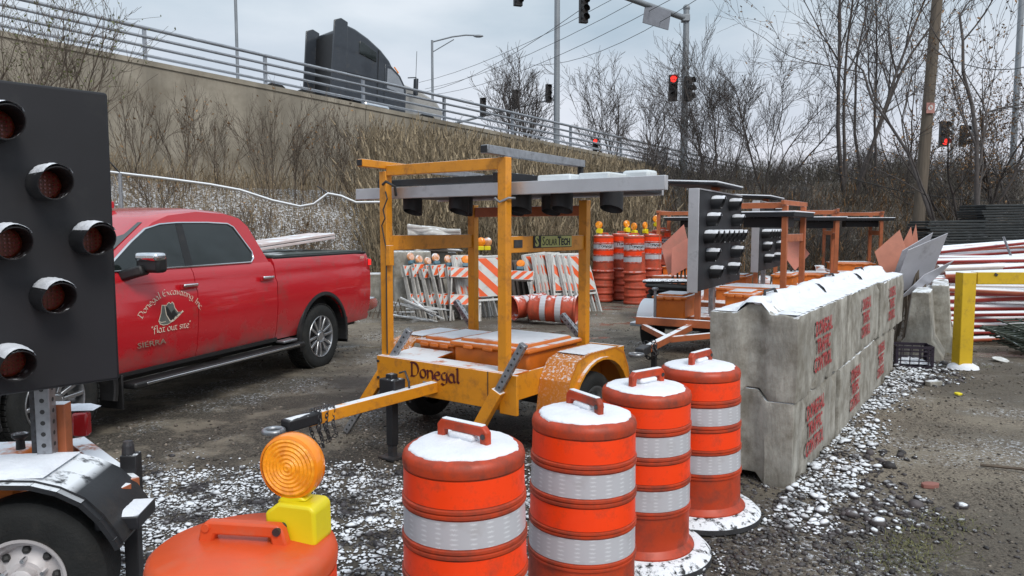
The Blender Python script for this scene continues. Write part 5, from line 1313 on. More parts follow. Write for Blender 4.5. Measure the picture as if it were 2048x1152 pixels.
# ------------------------------------------------------------------ heap of red pipes
m_pipe = [mat('red_pipe', (.33, .03, .022), .5, var=.25, vs=2, snow=1.0, ns=3.5, lo=.05, hi=.5, dirt=.2), mat('orange_pipe', (.5, .13, .07), .5, var=.25, vs=2, snow=1.0, ns=3.5, lo=.05, hi=.5), mat('pale_pipe', (.5, .42, .38), .5, var=.25, vs=2, snow=1.0, ns=3.5, lo=.1, hi=.6)]
rr = random.Random(21)
def pipe_obj(L_, r, m, conn):
    b = MB().tube([(0, 0, 0), (L_, 0, 0)], r, 8); o = b.build('pipe', m, None, smooth=60)
    return o
protos = []
for r in (.03, .045, .06):
    for m in m_pipe: protos.append(pipe_obj(3.6, r, m, 0))
used = set()
def pipe_label(i, tail): return f"{('thin', 'medium', 'thick')[i // 3]} {('red', 'orange', 'pale')[i % 3]} snowy pipe in the {tail}"
def put_pipe(i, loc, rot, label, grp):
    p = protos[i % 9]; o = p if (i % 9) not in used else p.copy()
    if o is not p: COL.objects.link(o)
    used.add(i % 9); o.location = loc; o.rotation_euler = rot; tag(o, label, 'pipe', grp)
    return o
k = 0
for row in range(13):
    z = .06 + row * .1
    for c in range(5):
        y = 11.4 + c * .42 + row * .05 + rr.uniform(-.1, .1); x = 6.55 + rr.uniform(-.18, .32) + c * .25 + (.1 * (row % 3))
        i = rr.choice((0, 1, 3, 3, 4, 5, 6, 6, 7, 8)); o = put_pipe(i, (x, y, gh(x, y) + z + rr.uniform(-.03, .03)), (0, R(rr.uniform(-2.5, 2.5) * (1 + (row > 9) * 1.2)), R(rr.uniform(-13, 9) * (1 + (row > 8) * 1.3))), pipe_label(i, ('bottom', 'lower middle', 'upper middle', 'top')[min(3, row // 4)] + ' rows of the heap behind the yellow barrier'), 'pipes heaped behind the yellow barrier')
        if rr.random() < .35:
            cn = MB().tube([(-.02, 0, 0), (.08, 0, 0)], .075, 8).build('end_collar', m_pipe[2], o, smooth=50)
for row in range(6):
    for c in range(5):
        x = 6.9 + rr.uniform(-.3, .3) + row * .1; y = 13.7 + c * .2; z = .80 + row * .10 + rr.uniform(-.02, .02)
        i = rr.choice((0, 1, 3, 4, 6, 7)); put_pipe(i, (x, y, z), (0, R(-4.5 + rr.uniform(-2, 2)), R(rr.uniform(-4, 4))), pipe_label(i, ('lower' if row < 3 else 'upper') + ' half of the bundle rising to the right'), 'pipes bundled on top of the heap')
for q_, p_ in enumerate(protos):
    if q_ not in used: bpy.data.objects.remove(p_)
st_ = MB().tube([(8.95, 13.5, 1.62), (9.25, 13.5, .95)], .02, 6).build('bundle_strap', m_steel, None); tag(st_, 'thin metal strap across the upper pipe bundle', 'strap')
# green wire panels lying in front of the pipes and dark stacks behind
m_green = mat('dark_green_mesh_panel', (.05, .065, .05), .6, var=.3, snow=.25, ns=9, dirt=.4, dcol=(.12, .11, .08)); m_dark = mat('black_plastic_panel', (.02, .025, .027), .5, var=.3, snow=.35, ns=8, lo=.8, hi=.95, dirt=.2)
def mesh_panel(label, loc, rot, grp, w_=2.6, h=.9):
    b = MB()
    for i in range(9): b.bar((0, i * h / 8, 0), (w_, i * h / 8, 0), .025, .02)
    for i in range(10): b.bar((i * w_ / 9, 0, .012), (i * w_ / 9, h, .012), .02, .015)
    o = b.build('mesh_panel', m_green, None); o.location = loc; o.rotation_euler = rot; return tag(o, label, 'mesh panel', grp)
pm = mesh_panel('dark green wire panel in the flat pile in front of the red pipes', (7.0, 9.7, .06), (R(6), R(-3), R(3)), 'green wire panels')
for i in range(1, 7):
    o = pm.copy(); COL.objects.link(o); o.location = (6.95 + rr.uniform(-.12, .25), 9.75 + rr.uniform(-.1, .15), .06 + i * .04); o.rotation_euler = (R(8 + rr.uniform(-4, 4)), R(-2 + rr.uniform(-3, 2)), R(rr.uniform(-6, 8)))
def nth(n): return f"{n}{'th' if 10 < n % 100 < 14 else {1: 'st', 2: 'nd', 3: 'rd'}.get(n % 10, 'th')}"
def stack_layer(x, y, z, L_, w_, label, grp):
    o = MB().box((0, 0, 0), (L_, w_, .05)).build('plastic_crowd_mat', m_dark, None, bevel=.008); o.location = (x, y, z); o.rotation_euler = (0, R(rr.uniform(-.6, .6) - 1), R(rr.uniform(-1.5, 1.5))); tag(o, label, 'mat', grp)
g0 = gh(11.6, 18)
for i in range(37): stack_layer(11.55 + rr.uniform(-.04, .04), 17.8, g0 + .05 + i * .062, 1.15, 1.0, f'{nth(37 - i)} black mat from the top of the tall stack behind the pipe heap', 'black panels in the tall stack')
for i in range(30): stack_layer(10.25 + rr.uniform(-.1, .1), 17.6, g0 + .05 + i * .064, 1.35, .9, f'{nth(30 - i)} black mat from the top of the lower stack left of the tall one', 'black panels in the lower stack')
for i in range(28): stack_layer(13.1 + rr.uniform(-.1, .1), 18.3, g0 + .05 + i * .066, 1.5, .9, f'{nth(28 - i)} black mat from the top of the stack at the right edge', 'black panels in the right stack')
# ------------------------------------------------------------------ yellow barrier, crate, debris
YB = thing('yellow_barrier', 'yellow square steel post with long horizontal beam running off the right edge', 'barrier', (5.72, 9.3, gh(5.7, 9.3)))
MB().box((0, 0, .6), (.17, .17, 1.26)).build('post', m_yellowpaint, YB, bevel=.008)
MB().box((2.02, -.01, 1.16), (3.85, .15, .155)).build('beam', m_yellowpaint, YB, bevel=.008)
for i in range(6): MB().box((.32 + i * .42, -.09, 1.205), (.04, .012, .03), Matrix.Rotation(R(30), 3, 'Y')).build('beam_hook', m_dsteel, YB)
MB().lathe([(.2, -.05), (.17, .04), (.1, .08), (.001, .09)], 14, T(.02, 0, 0)).build('footing', m_snow, YB, smooth=60)
MB().box((3.9, 0, .58), (.17, .17, 1.15)).build('post', m_yellowpaint, YB, bevel=.008)
m_crate = mat('dark_purple_plastic', (.022, .014, .026), .5, var=.2, snow=.2, ns=20)
CR = thing('milk_crate', 'dark plastic milk crate with snow inside standing by the end of the block row', 'crate', (5.18, 9.5, gh(5.18, 9.5)), R(-14))
for s in (-1, 1):
    for ax in (0, 1):
        b = MB(); hw = .22 if ax == 0 else .165; off = .165 if ax == 0 else .22
        def bx_(u, z, du, dz):
            c = (u, s * off, z) if ax == 0 else (s * off, u, z); d = (du, .012, dz) if ax == 0 else (.012, du, dz); b.box(c, d)
        bx_(0, .265, hw * 2, .035); bx_(0, .015, hw * 2, .03); bx_(-hw + .015, .14, .03, .25); bx_(hw - .015, .14, .03, .25)
        for q in range(4): bx_(-hw + .06 + q * (2 * hw - .12) / 3, .14, .012, .22)
        bx_(0, .09, hw * 2 - .02, .012); bx_(0, .16, hw * 2 - .02, .012); bx_(0, .215, hw * 2 - .02, .02)
        b.build('lattice_side', m_crate, CR)
MB().box((0, 0, .01), (.42, .31, .012)).build('crate_floor', m_crate, CR)
snow_slab('snow_layer', 0, 0, .05, .4, .3, CR, 3, .06, 10, 8, 1.0)
def scrap(name, label, cat, px, py, size, rz, m, tilt=0.0):
    p = atz(px, py, 0); g = gh(p.x, p.y); b = MB(); rr2 = random.Random(px); n = 8
    P = [(size[0] / 2 * math.cos(2 * math.pi * i / n) * rr2.uniform(.7, 1.1), size[1] / 2 * math.sin(2 * math.pi * i / n) * rr2.uniform(.7, 1.1)) for i in range(n)]
    b.prism(P, -size[2] / 2, size[2] / 2, Matrix.Rotation(R(90), 4, 'X')); o = b.build(name, m, None, bevel=.004, fixn=True); o.location = (p.x, p.y, g + size[2] / 2 + abs(math.sin(tilt)) * size[1] / 3); o.rotation_euler = (tilt, tilt * .3, rz); return tag(o, label, cat)
scrap('paper_scrap', 'crumpled pale sheet on the ground right of the yellow post', 'litter', 2000, 724, (.26, .2, .015), .3, m_white, .25)
scrap('plastic_scrap', 'small bright yellow green scrap on the ground past the block row', 'litter', 1916, 792, (.12, .08, .02), .5, m_yellow, .2)
scrap('flat_stone', 'flat brown stone lying near the right end of the blocks', 'stone', 1866, 770, (.24, .14, .05), .1, m_conc)
scrap('red_brick_chip', 'small reddish chip of brick set in the gravel at the lower right', 'stone', 1858, 972, (.16, .08, .03), .1, mat('brick_chip', (.26, .11, .09), .8))
for i, (px, py, L_) in enumerate(((1935, 690, 1.2), (1960, 935, .5), (1730, 680, 1.6), (1320, 792, .4))):
    p = atz(px, py); o = MB().tube([(0, 0, .02), (L_ * .5, .03, .03), (L_, -.03, .02)], .012, 5).build('twig', m_bark2, None); o.location = (p.x, p.y, gh(p.x, p.y)); o.rotation_euler = (0, 0, R(-20 - 15 * i)); tag(o, ['thin twig on the ground below the yellow beam', 'short twig on the gravel at the lower right', 'long dark twig beside the milk crate', 'short twig behind the drums'][i], 'twig')
# ------------------------------------------------------------------ poles, signals, wires
def pole(name, label, cat, x, y, z0, z1, r0, r1, m, rot=None):
    t = thing(name, label, cat, (x, y, z0)); MB().tube([(0, 0, 0), (0, 0, z1 - z0)], [r0, r1], 12).build('shaft', m, t, smooth=60); return t
m_sigblk = mat('signal_black', (.014, .014, .016), .5, var=.1)
m_sigdark = mat('unlit_signal_lens', (.02, .015, .012), .3)
def signal(label, p, rz, lit=None, sc=1.0, face=-1):
    t = thing('traffic_signal', label, 'traffic signal', p, rz); t.scale = (sc,) * 3
    MB().box((0, 0, 0), (.36, .2, 1.06)).build('housing', m_sigblk, t, bevel=.02)
    for k, z in enumerate((.34, 0, -.34)):
        Mx = T(0, face * .1, z) @ Matrix.Rotation(R(90 * -face), 4, 'X')
        h = MB().lathe([(.14, 0), (.15, .22)], 16, Mx, a0=R(-30), a1=R(210)).build('visor', m_sigblk, t)
        MB().lathe([(.13, .01), (.001, .03)], 16, Mx).build('lens', m_redlit if lit == k else m_sigdark, h)
    return t
PM = pole('mast_arm_pole', 'tall grey signal mast pole with its arm reaching left over the road', 'signal pole', 7.58, 33, 3.5, 11.25, .17, .13, m_galv)
MB().sphere((0, 0, 7.8), .16, 10, 6).build('pole_cap', m_galv, PM, smooth=60)
MB().tube([(0, 0, 7.35), (-4.8, -3.5, 7.75), (-8.6, -6.2, 8.15)], [.13, .10, .07], 10).build('mast_arm', m_galv, PM, smooth=60)
MB().box((-.05, -.05, 7.35), (.34, .34, .3)).build('arm_clamp', m_galv, PM, bevel=.03)
p = aty(1311, 38, 32.0); o = MB().box((0, 0, 0), (1.25, .04, .8)).build('street_sign', mat('grey_sign_back', (.2, .21, .24), .5, .2, var=.1), None, bevel=.01)
o.location = (p.x, 31.7, p.z); o.rotation_euler = (0, R(9), R(20)); tag(o, 'grey backed street sign hanging on the mast arm over the road', 'sign')
p = aty(1167, 20, 29.8); signal('black traffic signal hanging from the mast arm near the top edge', p, R(20), None, .95)
p = aty(1036, -14, 28.4); signal('black traffic signal cut by the top edge of the photo', p, R(20), None, .9)
p = aty(1346, 176, 32.6); signal('traffic signal with red light lit on the left side of the mast pole', p, R(-5), 0, 1.05)
p = aty(1376, 178, 32.8); signal('dark traffic signal on the right side of the mast pole', p, R(40), None, 1.0)
LP = pole('light_pole', 'tall plain grey light pole rising out of the top edge between the trees', 'light pole', 2.38, 40, 3.8, 17, .17, .14, m_galv)
pole('light_pole', 'thin grey pole behind the railing left of the semi truck', 'light pole', -14.0, 38.5, 5.2, 20, .085, .07, m_galv)
SLP = pole('street_lamp', 'street lamp with curved arm pointing right beyond the end of the truck', 'street lamp', -4.75, 45, 4, 12.9, .09, .07, m_galv)
MB().tube([(0, 0, 8.8), (1.2, 0, 9.1), (2.0, 0, 9.2), (2.6, 0, 9.18)], .045, 8).build('lamp_arm', m_galv, SLP, smooth=60)
MB().tube([(0, 0, 8.2), (1.3, 0, 8.95)], .03, 6).build('arm_brace', m_galv, SLP)
MB().sphere((2.75, 0, 9.14), .28, 12, 6, sc=(1.1, .45, .32)).build('lamp_head', m_galv, SLP, smooth=60)
FM = pole('mast_arm_pole', 'distant signal mast whose thin arm carries several dark signals beyond the railing', 'signal pole', -4.9, 56, 3.5, 9.4, .12, .1, m_galv)
MB().tube([(0, 0, 5.9), (4, 0, 6.9), (8.2, 0, 7.9)], [.09, .07, .05], 8).build('mast_arm', m_galv, FM, smooth=60)
for px, py, lb in ((966, 214, 'leftmost dark signal on the distant mast arm'), (1030, 198, 'second dark signal on the distant mast arm'), (1097, 187, 'dark signal at the right end of the distant mast arm beside the light pole')):
    p = aty(px, py, 55.6); signal(lb, p, R(10), None, 1.25)
p = aty(1190, 292, 41); signal('small distant signal glowing red low behind the railing', p, R(0), 0, .75)
p = aty(1888, 268, 40); signal('distant signal right of the utility pole with its bottom lamp red', p, R(0), 2, 1.25)
p = aty(1926, 272, 41); signal('dim distant signal beside the one right of the utility pole', p, R(30), None, 1.1)
pole('light_pole', 'faint grey pole behind the leafy branches at the right edge', 'light pole', 26.8, 40, 3, 18, .16, .13, m_galv)
UP = thing('utility_pole', 'tall weathered wooden utility pole right of the bare trees', 'utility pole', (12.02, 22, gh(12.02, 22) - .3))
MB().tube([(-.06, 0, 0), (.36, 0, 10.4)], [.175, .14], 14).build('shaft', m_wood, UP, smooth=60)
UZ = 5.25 - UP.location.z
for i in range(7): MB().tube([(.1 + .03 * i + (.14 if i % 2 else -.14), 0, 4.4 + i * .75), (.1 + .03 * i + (.26 if i % 2 else -.26), 0, 4.42 + i * .75)], .012, 5).build('climbing_step', m_dsteel, UP)
o = MB().box((0.12, -.2, UZ), (.24, .01, .3)).build('pole_notice', mat('pole_notice', (.42, .2, .17), .6, var=.2), UP)
nib_text('o', .2, lambda u, v, k: (.12 + u, -.207 - k * .0001, UZ - .05 + v), .25).build('notice_mark', m_white, UP)
for k, (a, b_) in enumerate((((838, 165, 60), (1640, -250, 24)), ((850, 178, 60), (1600, -190, 24)), ((1060, 130, 50), (1480, -60, 26)), ((860, 190, 60), (1500, -90, 26)), ((800, 188, 62), (1160, 20, 30)), ((1740, 292, 30), (2200, 300, 34)), ((1650, 340, 24), (2300, 355, 26)), ((1865, 100, 24), (2200, 60, 24)))):
    A_ = aty(*a); B_ = aty(*b_); pts = [A_.lerp(B_, i / 10) - Vector((0, 0, .9 * (1 - (2 * i / 10 - 1) ** 2))) for i in range(11)]
    o = MB().tube(pts, .014, 4).build('overhead_wire', m_wire, None); tag(o, ['overhead wire', 'overhead wire', 'overhead wire', 'overhead wire', 'overhead wire', 'cable', 'cable', 'cable'][k] and ('highest dark wire rising steeply to the right above the road', 'second highest dark wire rising above the street lamp', 'short dark wire passing closest over the round crowned tree', 'lower dark wire rising past the mast arm sign', 'lowest wire, ending near the tall plain light pole', 'cable strung across the trees behind the utility pole', 'low slack cable in front of the undergrowth at the right', 'short wire leaving the utility pole towards the right edge')[k], 'wire', 'overhead wires')
for px, Y, zt in ((1188, 41.3, 6.6), (1893, 40.5, 8.2), (1932, 41.6, 8.2)):
    x = (px - 1024) / FPX * Y; z0_ = gh(x, Y) - .2
    pole('signal_pole', {1188: 'short dark pole holding the small red signal behind the railing', 1893: 'grey pole behind the distant signal with its bottom lamp red', 1932: 'grey pole behind the dim distant signal at the right'}[px], 'signal pole', x, Y, z0_, zt, .07, .06, m_galv)
# broken fence rail behind the pickup
FN = thing('broken_fence', 'bent white topped fence rail sagging across the slope behind the pickup', 'fence', (0, 0, 0))
pts = [aty(px, py, Y) for px, py, Y in ((150, 336, 14.2), (236, 346, 14.5), (330, 357, 14.8), (420, 369, 15), (480, 380, 15.2), (545, 401, 15.4), (600, 413, 15.6), (628, 408, 15.6), (656, 387, 15.7), (682, 392, 15.7), (712, 405, 15.8), (780, 404, 15.9))]
MB().tube(pts, .026, 8).build('top_rail', mat('snowy_rail', (.36, .35, .34), .6, snow=1, lo=.0, hi=.4, ns=8), FN, smooth=60)
p = aty(240, 346, 14.5); MB().tube([(p.x, p.y, p.z), (p.x + .01, p.y, gh(p.x, p.y) - .1)], .035, 8).build('post', m_steel, FN)
for sx_, sz in ((-.25, .28), (-.18, .2)): MB().tube([(p.x, p.y, p.z), (p.x + sx_, p.y, p.z + sz)], .014, 5).build('barb_arm', m_dsteel, FN)
MB().tube([aty(656, 387, 15.7), aty(634, 372, 15.7)], .015, 5).build('barb_arm', m_dsteel, FN)
b = MB()
for i in range(14):
    x = p.x - .02 - i * .07; z1_ = p.z - .05; z0_ = gh(p.x, p.y)
    for s in (1, -1):
        n_ = 8; b.tube([(x + (.035 * s if q % 2 else -.035 * s), p.y - .01 * s, z0_ + (z1_ - z0_) * q / n_) for q in range(n_ + 1)], .004, 3, cap=False)
b.build('chain_link', m_steel, FN)['kind'] = 'stuff'
# ------------------------------------------------------------------ bare trees, shrubs, reeds
class Br:
    def __init__(s, seed): s.r = np.random.RandomState(seed); s.seg = []; s.leaf = []
    def grow(s, p, d, L, r, lev, maxlev, up=.15, wig=.12, kids=(4, 7), ang=(25, 50), ratio=(.45, .7), minr=.004, leafp=0, k0=.25):
        n = max(3, int(L / (.22 + .25 * r * 10))) if lev < 2 else 4
        n = min(n, 9); st = L / n; pts = [p.copy()]; rr = [r]; dirs = []
        for i in range(n):
            d = d + s.r.normal(0, wig, 3) + np.array([0, 0, up * (1 if lev else .3)]) * .35; d /= np.linalg.norm(d)
            p = p + d * st; pts.append(p.copy()); dirs.append(d.copy()); rr.append(max(minr * .7, r * (1 - (.75 if lev else .6) * (i + 1) / n)))
        for i in range(n): s.seg.append((pts[i], pts[i + 1], rr[i], rr[i + 1]))
        if leafp and lev >= maxlev - 1:
            for i in range(1, n + 1):
                if s.r.rand() < leafp: s.leaf.append(pts[i] + s.r.normal(0, .02, 3))
        if lev >= maxlev: return
        nk = s.r.randint(kids[0], kids[1] + 1)
        for k in range(nk):
            t = k0 + (1 - k0) * (k + s.r.rand()) / nk; f = t * n; i = min(int(f), n - 1); q = pts[i] + (pts[i + 1] - pts[i]) * (f - i)
            dd = dirs[i]; a = R(s.r.uniform(*ang)); ax = s.r.normal(0, 1, 3); ax -= dd * ax.dot(dd); ax /= np.linalg.norm(ax)
            nd = dd * math.cos(a) + ax * math.sin(a)
            s.grow(q, nd, L * s.r.uniform(*ratio) * (1.1 - .4 * t), max(minr, rr[i] * s.r.uniform(.45, .7)), lev + 1, maxlev, up, wig, kids, ang, ratio, minr, leafp, .15)
    def arrays(s):
        a = np.array([x[0] for x in s.seg]); b = np.array([x[1] for x in s.seg]); return a, b, np.array([x[2] for x in s.seg]), np.array([x[3] for x in s.seg])
def seg_mesh(a, b, ra, rb, k=3):
    d = b - a; d /= np.maximum(np.linalg.norm(d, axis=1, keepdims=True), 1e-9)
    ref = np.where(np.abs(d[:, 2:3]) < .9, np.array([[0, 0, 1.]]), np.array([[1., 0, 0]])); u = np.cross(d, ref); u /= np.linalg.norm(u, axis=1, keepdims=True); v = np.cross(d, u)
    V = []
    for P, rr in ((a, ra), (b, rb)):
        for j in range(k):
            t = 2 * math.pi * j / k; V.append(P + (u * math.cos(t) + v * math.sin(t)) * rr[:, None])
    V = np.stack(V, 1).reshape(-1, 3); n = len(a); base = (np.arange(n) * 2 * k)[:, None]
    F = np.concatenate([base + np.array([[j, (j + 1) % k, k + (j + 1) % k, k + j]]) for j in range(k)], 1).reshape(-1, 4)
    return V, F
def leaf_quads(P, size, rng_):
    n = len(P); u = rng_.normal(0, 1, (n, 3)); u /= np.linalg.norm(u, axis=1, keepdims=True); w_ = rng_.normal(0, 1, (n, 3)); v = np.cross(u, w_); v /= np.linalg.norm(v, axis=1, keepdims=True)
    s = (size * rng_.uniform(.6, 1.3, n))[:, None]
    V = np.stack([P - u * s, P - v * s * .45, P + u * s, P + v * s * .45], 1).reshape(-1, 3); F = np.arange(4 * n).reshape(-1, 4); return V, F
def tree_obj(name, br, thick=.022, m=None, leafm=None, leafsize=.03, parent=None):
    a, b, ra, rb = br.arrays(); m = m or m_bark
    big = ra > thick
    t = parent
    V, F = seg_mesh(a[big], b[big], ra[big], rb[big], 7) if big.any() else (np.zeros((0, 3)), np.zeros((0, 4), int))
    if big.any(): o = np_mesh('trunk', V, F, m, smooth=True); o.parent = t
    V, F = seg_mesh(a[~big], b[~big], ra[~big], rb[~big], 3); o = np_mesh('crown', V, F, m); o.parent = t; o['kind'] = 'stuff'
    if br.leaf:
        V, F = leaf_quads(np.array(br.leaf), leafsize, br.r); o = np_mesh('leaves', V, F, leafm or m_leaf); o.parent = t; o['kind'] = 'stuff'
def tree(label, px, Y, H, stems, seed, spread=20, r0=.09, maxlev=3, kids=(5, 8), cat='tree', name='bare_tree', zb=None, m=None, leafp=0, leafm=None, up=.2, ratio=(.42, .68), minr=.006, wig=.1, base=None, ang=(22, 48), k0=.25):
    x = (px - 1024) / FPX * Y; z = gh(x, Y) - .1 if zb is None else zb
    t = thing(name, label, cat, (x, Y, z)); br = Br(seed)
    for k in range(stems):
        a = 2 * math.pi * (k + br.r.rand() * .7) / stems; s_ = R(spread) * br.r.uniform(.4, 1.1); d = np.array([math.sin(s_) * math.cos(a), math.sin(s_) * math.sin(a), math.cos(s_)])
        br.grow(np.array([.12 * math.cos(a), .12 * math.sin(a), 0.]), d, H * br.r.uniform(.75, 1.05), r0 * br.r.uniform(.75, 1.1), 0, maxlev, up, wig, kids, ang, ratio, minr, leafp, k0)
    tree_obj(name, br, .03, m, leafm, .045, t); return t
tree('round crowned bare tree just left of the tall plain light pole', 1045, 41, 5.6, 5, 1, 26, .09, 3, (6, 8), minr=.011, zb=3.8)
tree('smaller round bare tree right of the tall plain light pole', 1222, 43, 5.6, 6, 2, 22, .06, 3, (5, 7), minr=.011, zb=3.8)
tree('small bare sapling behind the railing near the street lamp', 905, 44, 3.9, 3, 3, 16, .04, 2, (5, 7), minr=.010, zb=4.2)
tree('wide twiggy bare tree standing right of the mast pole', 1425, 27, 4.5, 5, 4, 32, .042, 3, (6, 8), minr=.007, ratio=(.45, .7))
tree('second wide bare tree between the mast pole and the tall forked tree', 1530, 28, 4.4, 5, 5, 28, .042, 3, (6, 8), minr=.007)
tree('low bare tree leaning left in front of the mast pole', 1365, 24.5, 3.6, 4, 6, 40, .035, 3, (5, 7), minr=.006)
tree('tallest bare tree with forked trunk spreading like a fan against the sky', 1692, 27, 8.6, 4, 7, 17, .08, 3, (6, 8), minr=.007, up=.12, ratio=(.36, .58), wig=.06, k0=.35)
tree('tall slender bare tree just right of the fan shaped one', 1738, 28, 7.8, 2, 8, 14, .07, 3, (6, 8), minr=.007, up=.12, ratio=(.4, .6), wig=.07, k0=.3)
tree('thin bare tree touching the utility pole on its left', 1800, 30, 4.6, 3, 9, 20, .05, 3, (5, 7), minr=.007)
tree('bare tree with hanging seed clusters reaching in from the right edge', 2010, 17.5, 8.0, 3, 10, 30, .07, 3, (5, 7), minr=.006, leafp=.5, leafm=m_leaf, up=.05, wig=.14)
tree('bushy tree with brown withered leaves right of the utility pole', 1935, 24, 5.2, 5, 11, 30, .05, 3, (5, 7), minr=.006, leafp=.7, leafm=m_leaf)
tree('brown leaved tree at the right edge above the black stacks', 2060, 24, 6.4, 5, 12, 28, .06, 3, (5, 7), minr=.006, leafp=.6, leafm=m_leaf)
tree('slim bare tree between the smaller round tree and the mast pole', 1300, 34, 4.2, 3, 13, 20, .05, 3, (5, 7), minr=.008)
sh = dict(cat='shrub', name='bare_shrub', m=m_bark2)
tree('leafy brown shrub climbing in front of the wall at the far left', 40, 18.4, 4.6, 9, 20, 24, .03, 2, (5, 7), leafp=.25, leafm=m_leafg, minr=.006, **sh)
tree('dense shrub with green tinged leaves left of the first railing post', 140, 19.0, 4.2, 10, 21, 26, .03, 2, (5, 7), leafp=.3, leafm=m_leafg, minr=.006, **sh)
for i, (px, Y, H, ns, lab) in enumerate(((278, 20.6, 2.3, 6, 'slender bare shrub against the wall above the pickup cab'), (372, 21.2, 2.5, 7, 'bare shrub with crossing stems against the wall above the rear window'), (448, 21.8, 2.3, 5, 'open branching shrub against the wall right of the crossing one'),
        (545, 22.0, 2.7, 10, 'dense upright shrub of thin grey stems below the rear of the semi truck'), (600, 22.4, 2.2, 6, 'low shrub beside the dense upright one'), (662, 22.8, 2.7, 9, 'bushy grey shrub below the semi truck cab'), (712, 23.2, 2.5, 8, 'shrub at the left edge of the tall dry reeds'),
        (320, 18.4, 1.3, 6, 'short dry shrub poking above the broken fence rail'), (500, 17.6, 1.3, 6, 'short shrub in the snow behind the pickup bed'), (610, 17.2, 1.4, 7, 'short shrub under the sagging end of the fence rail'))):
    tree(lab, px, Y, H, ns, 30 + i, 17, .017, 2, (6, 9), minr=.0045, up=.25, ratio=(.35, .6), ang=(15, 35), leafp=.04, leafm=m_leaf, **sh)
rn = np.random.RandomState(9)
def field(name, label, n, sampler, hrange, rad, m, lean=.1, leaves=2, plume=0, lsize=.25, cap=0):
    P = sampler(n); x, y = P[:, 0], P[:, 1]; n = len(x); z = ground_h(x, y) - .03
    H = rn.uniform(*hrange, n) * rn.uniform(.7, 1.15, n)
    if cap:      # reeds stay below the coping of the wall they grow against
        u = x / y; y0 = 37.5 / (1.078 - np.minimum(u, .6)); nn_ = y0 / 2.72 - 7.83; z0 = np.where(nn_ < 12, 7.34 - .25 * nn_, 4.34 - .06 * (nn_ - 12))
        H = np.minimum(H, np.maximum(.3, CAM_H + (z0 - cap - CAM_H) * y / y0 - z) * rn.uniform(.75, 1.03, n))
    d = np.stack([rn.normal(0, lean, n), rn.normal(0, lean, n), np.ones(n)], 1)
    a = np.stack([x, y, z], 1); b = a + d * (H * .55)[:, None]; d2 = d + np.stack([rn.normal(0, lean * 1.6, n), rn.normal(0, lean * 1.6, n), np.zeros(n)], 1); c = b + d2 * (H * .45)[:, None]
    r = rad * rn.uniform(.7, 1.3, n)
    Vs = []; Fs = []; off = 0
    V1, F1 = seg_mesh(np.concatenate([a, b]), np.concatenate([b, c]), np.concatenate([r, r * .8]), np.concatenate([r * .8, r * .3])); Vs.append(V1); Fs.append(F1); off += len(V1)
    for k in range(leaves):
        t = rn.uniform(.3, .95, n)[:, None]; q = a * (1 - t) + c * t; ang = rn.uniform(0, 6.28, n); L_ = lsize * rn.uniform(.5, 1.3, n)
        tip = q + np.stack([np.cos(ang) * L_ * .75, np.sin(ang) * L_ * .75, L_ * rn.uniform(-.3, .9, n)], 1); mid = (q + tip) / 2 + np.array([0, 0, 1]) * (L_ * .12)[:, None]
        sd_ = np.stack([-np.sin(ang), np.cos(ang), np.zeros(n)], 1) * rad * 1.1
        V = np.stack([q, mid + sd_, tip, mid - sd_], 1).reshape(-1, 3); Vs.append(V); Fs.append(np.arange(4 * n).reshape(-1, 4) + off); off += 4 * n
    if plume:
        sel = rn.rand(n) < plume; q = c[sel]; k_ = len(q); d3 = d2[sel] / np.linalg.norm(d2[sel], axis=1, keepdims=True)
        V, F = seg_mesh(q - d3 * .12, q + d3 * .16, np.full(k_, rad * 2.8), np.full(k_, rad * .5), 4); Vs.append(V); Fs.append(F + off); off += len(V)
    o = np_mesh(name, np.concatenate(Vs), np.concatenate(Fs), m); return tag(o, label, 'vegetation', kind='stuff')
def samp(pxr, Yr, mask=None):
    def f(n):
        px = rn.uniform(*pxr, n); Y = rn.uniform(Yr[0] ** .5, Yr[1] ** .5, n) ** 2; x = (px - 1024) / FPX * Y; P = np.stack([x, Y], 1)
        ok = (wall_s(x, Y) > .3) & (Y > edge_y(x) + .2)
        if mask is not None: ok &= mask(px, Y)
        return P[ok]
    return f
field('dry_reeds', 'tall tan dry reeds growing in a dense bank in front of the wall behind the orange trailer', 14000, samp((735, 1300), (17, 33)), (1.3, 2.9), .010, m_reed, .15, 3, .5, cap=.35)
field('dry_reeds', 'shorter broken reeds along the foot of the bank behind the barricades', 3500, samp((780, 1260), (16.5, 20)), (.9, 1.9), .009, m_reed, .16, 3, .1)
field('dry_weeds', 'thin dry weed stems poking out of the snow behind the pickup', 3800, samp((180, 800), (14, 27)), (.3, .9), .006, m_weed, .2, 3, .1, .12)
field('dry_weeds', 'matted dry stems at the foot of the retaining wall on the left', 1000, samp((-40, 760), (17, 30), lambda px, Y: wall_s((px - 1024) / FPX * Y, Y) < 4.2), (.5, 1.6), .007, m_weed, .16, 3, .15, .15)
field('undergrowth', 'dark tangled undergrowth of stems and leaves below the trees', 8500, samp((1260, 2200), (18.5, 36)), (.4, 1.5), .008, mat('dark_undergrowth', (.10, .088, .07), .85, var=.5, vs=5, world=True, island=.6), .25, 4, .15, .22)
field('brown_weeds', 'rust brown dead weeds in front of the undergrowth', 4000, samp((1180, 2150), (17.5, 27)), (.4, 1.1), .008, m_leaf, .25, 4, .2, .16)
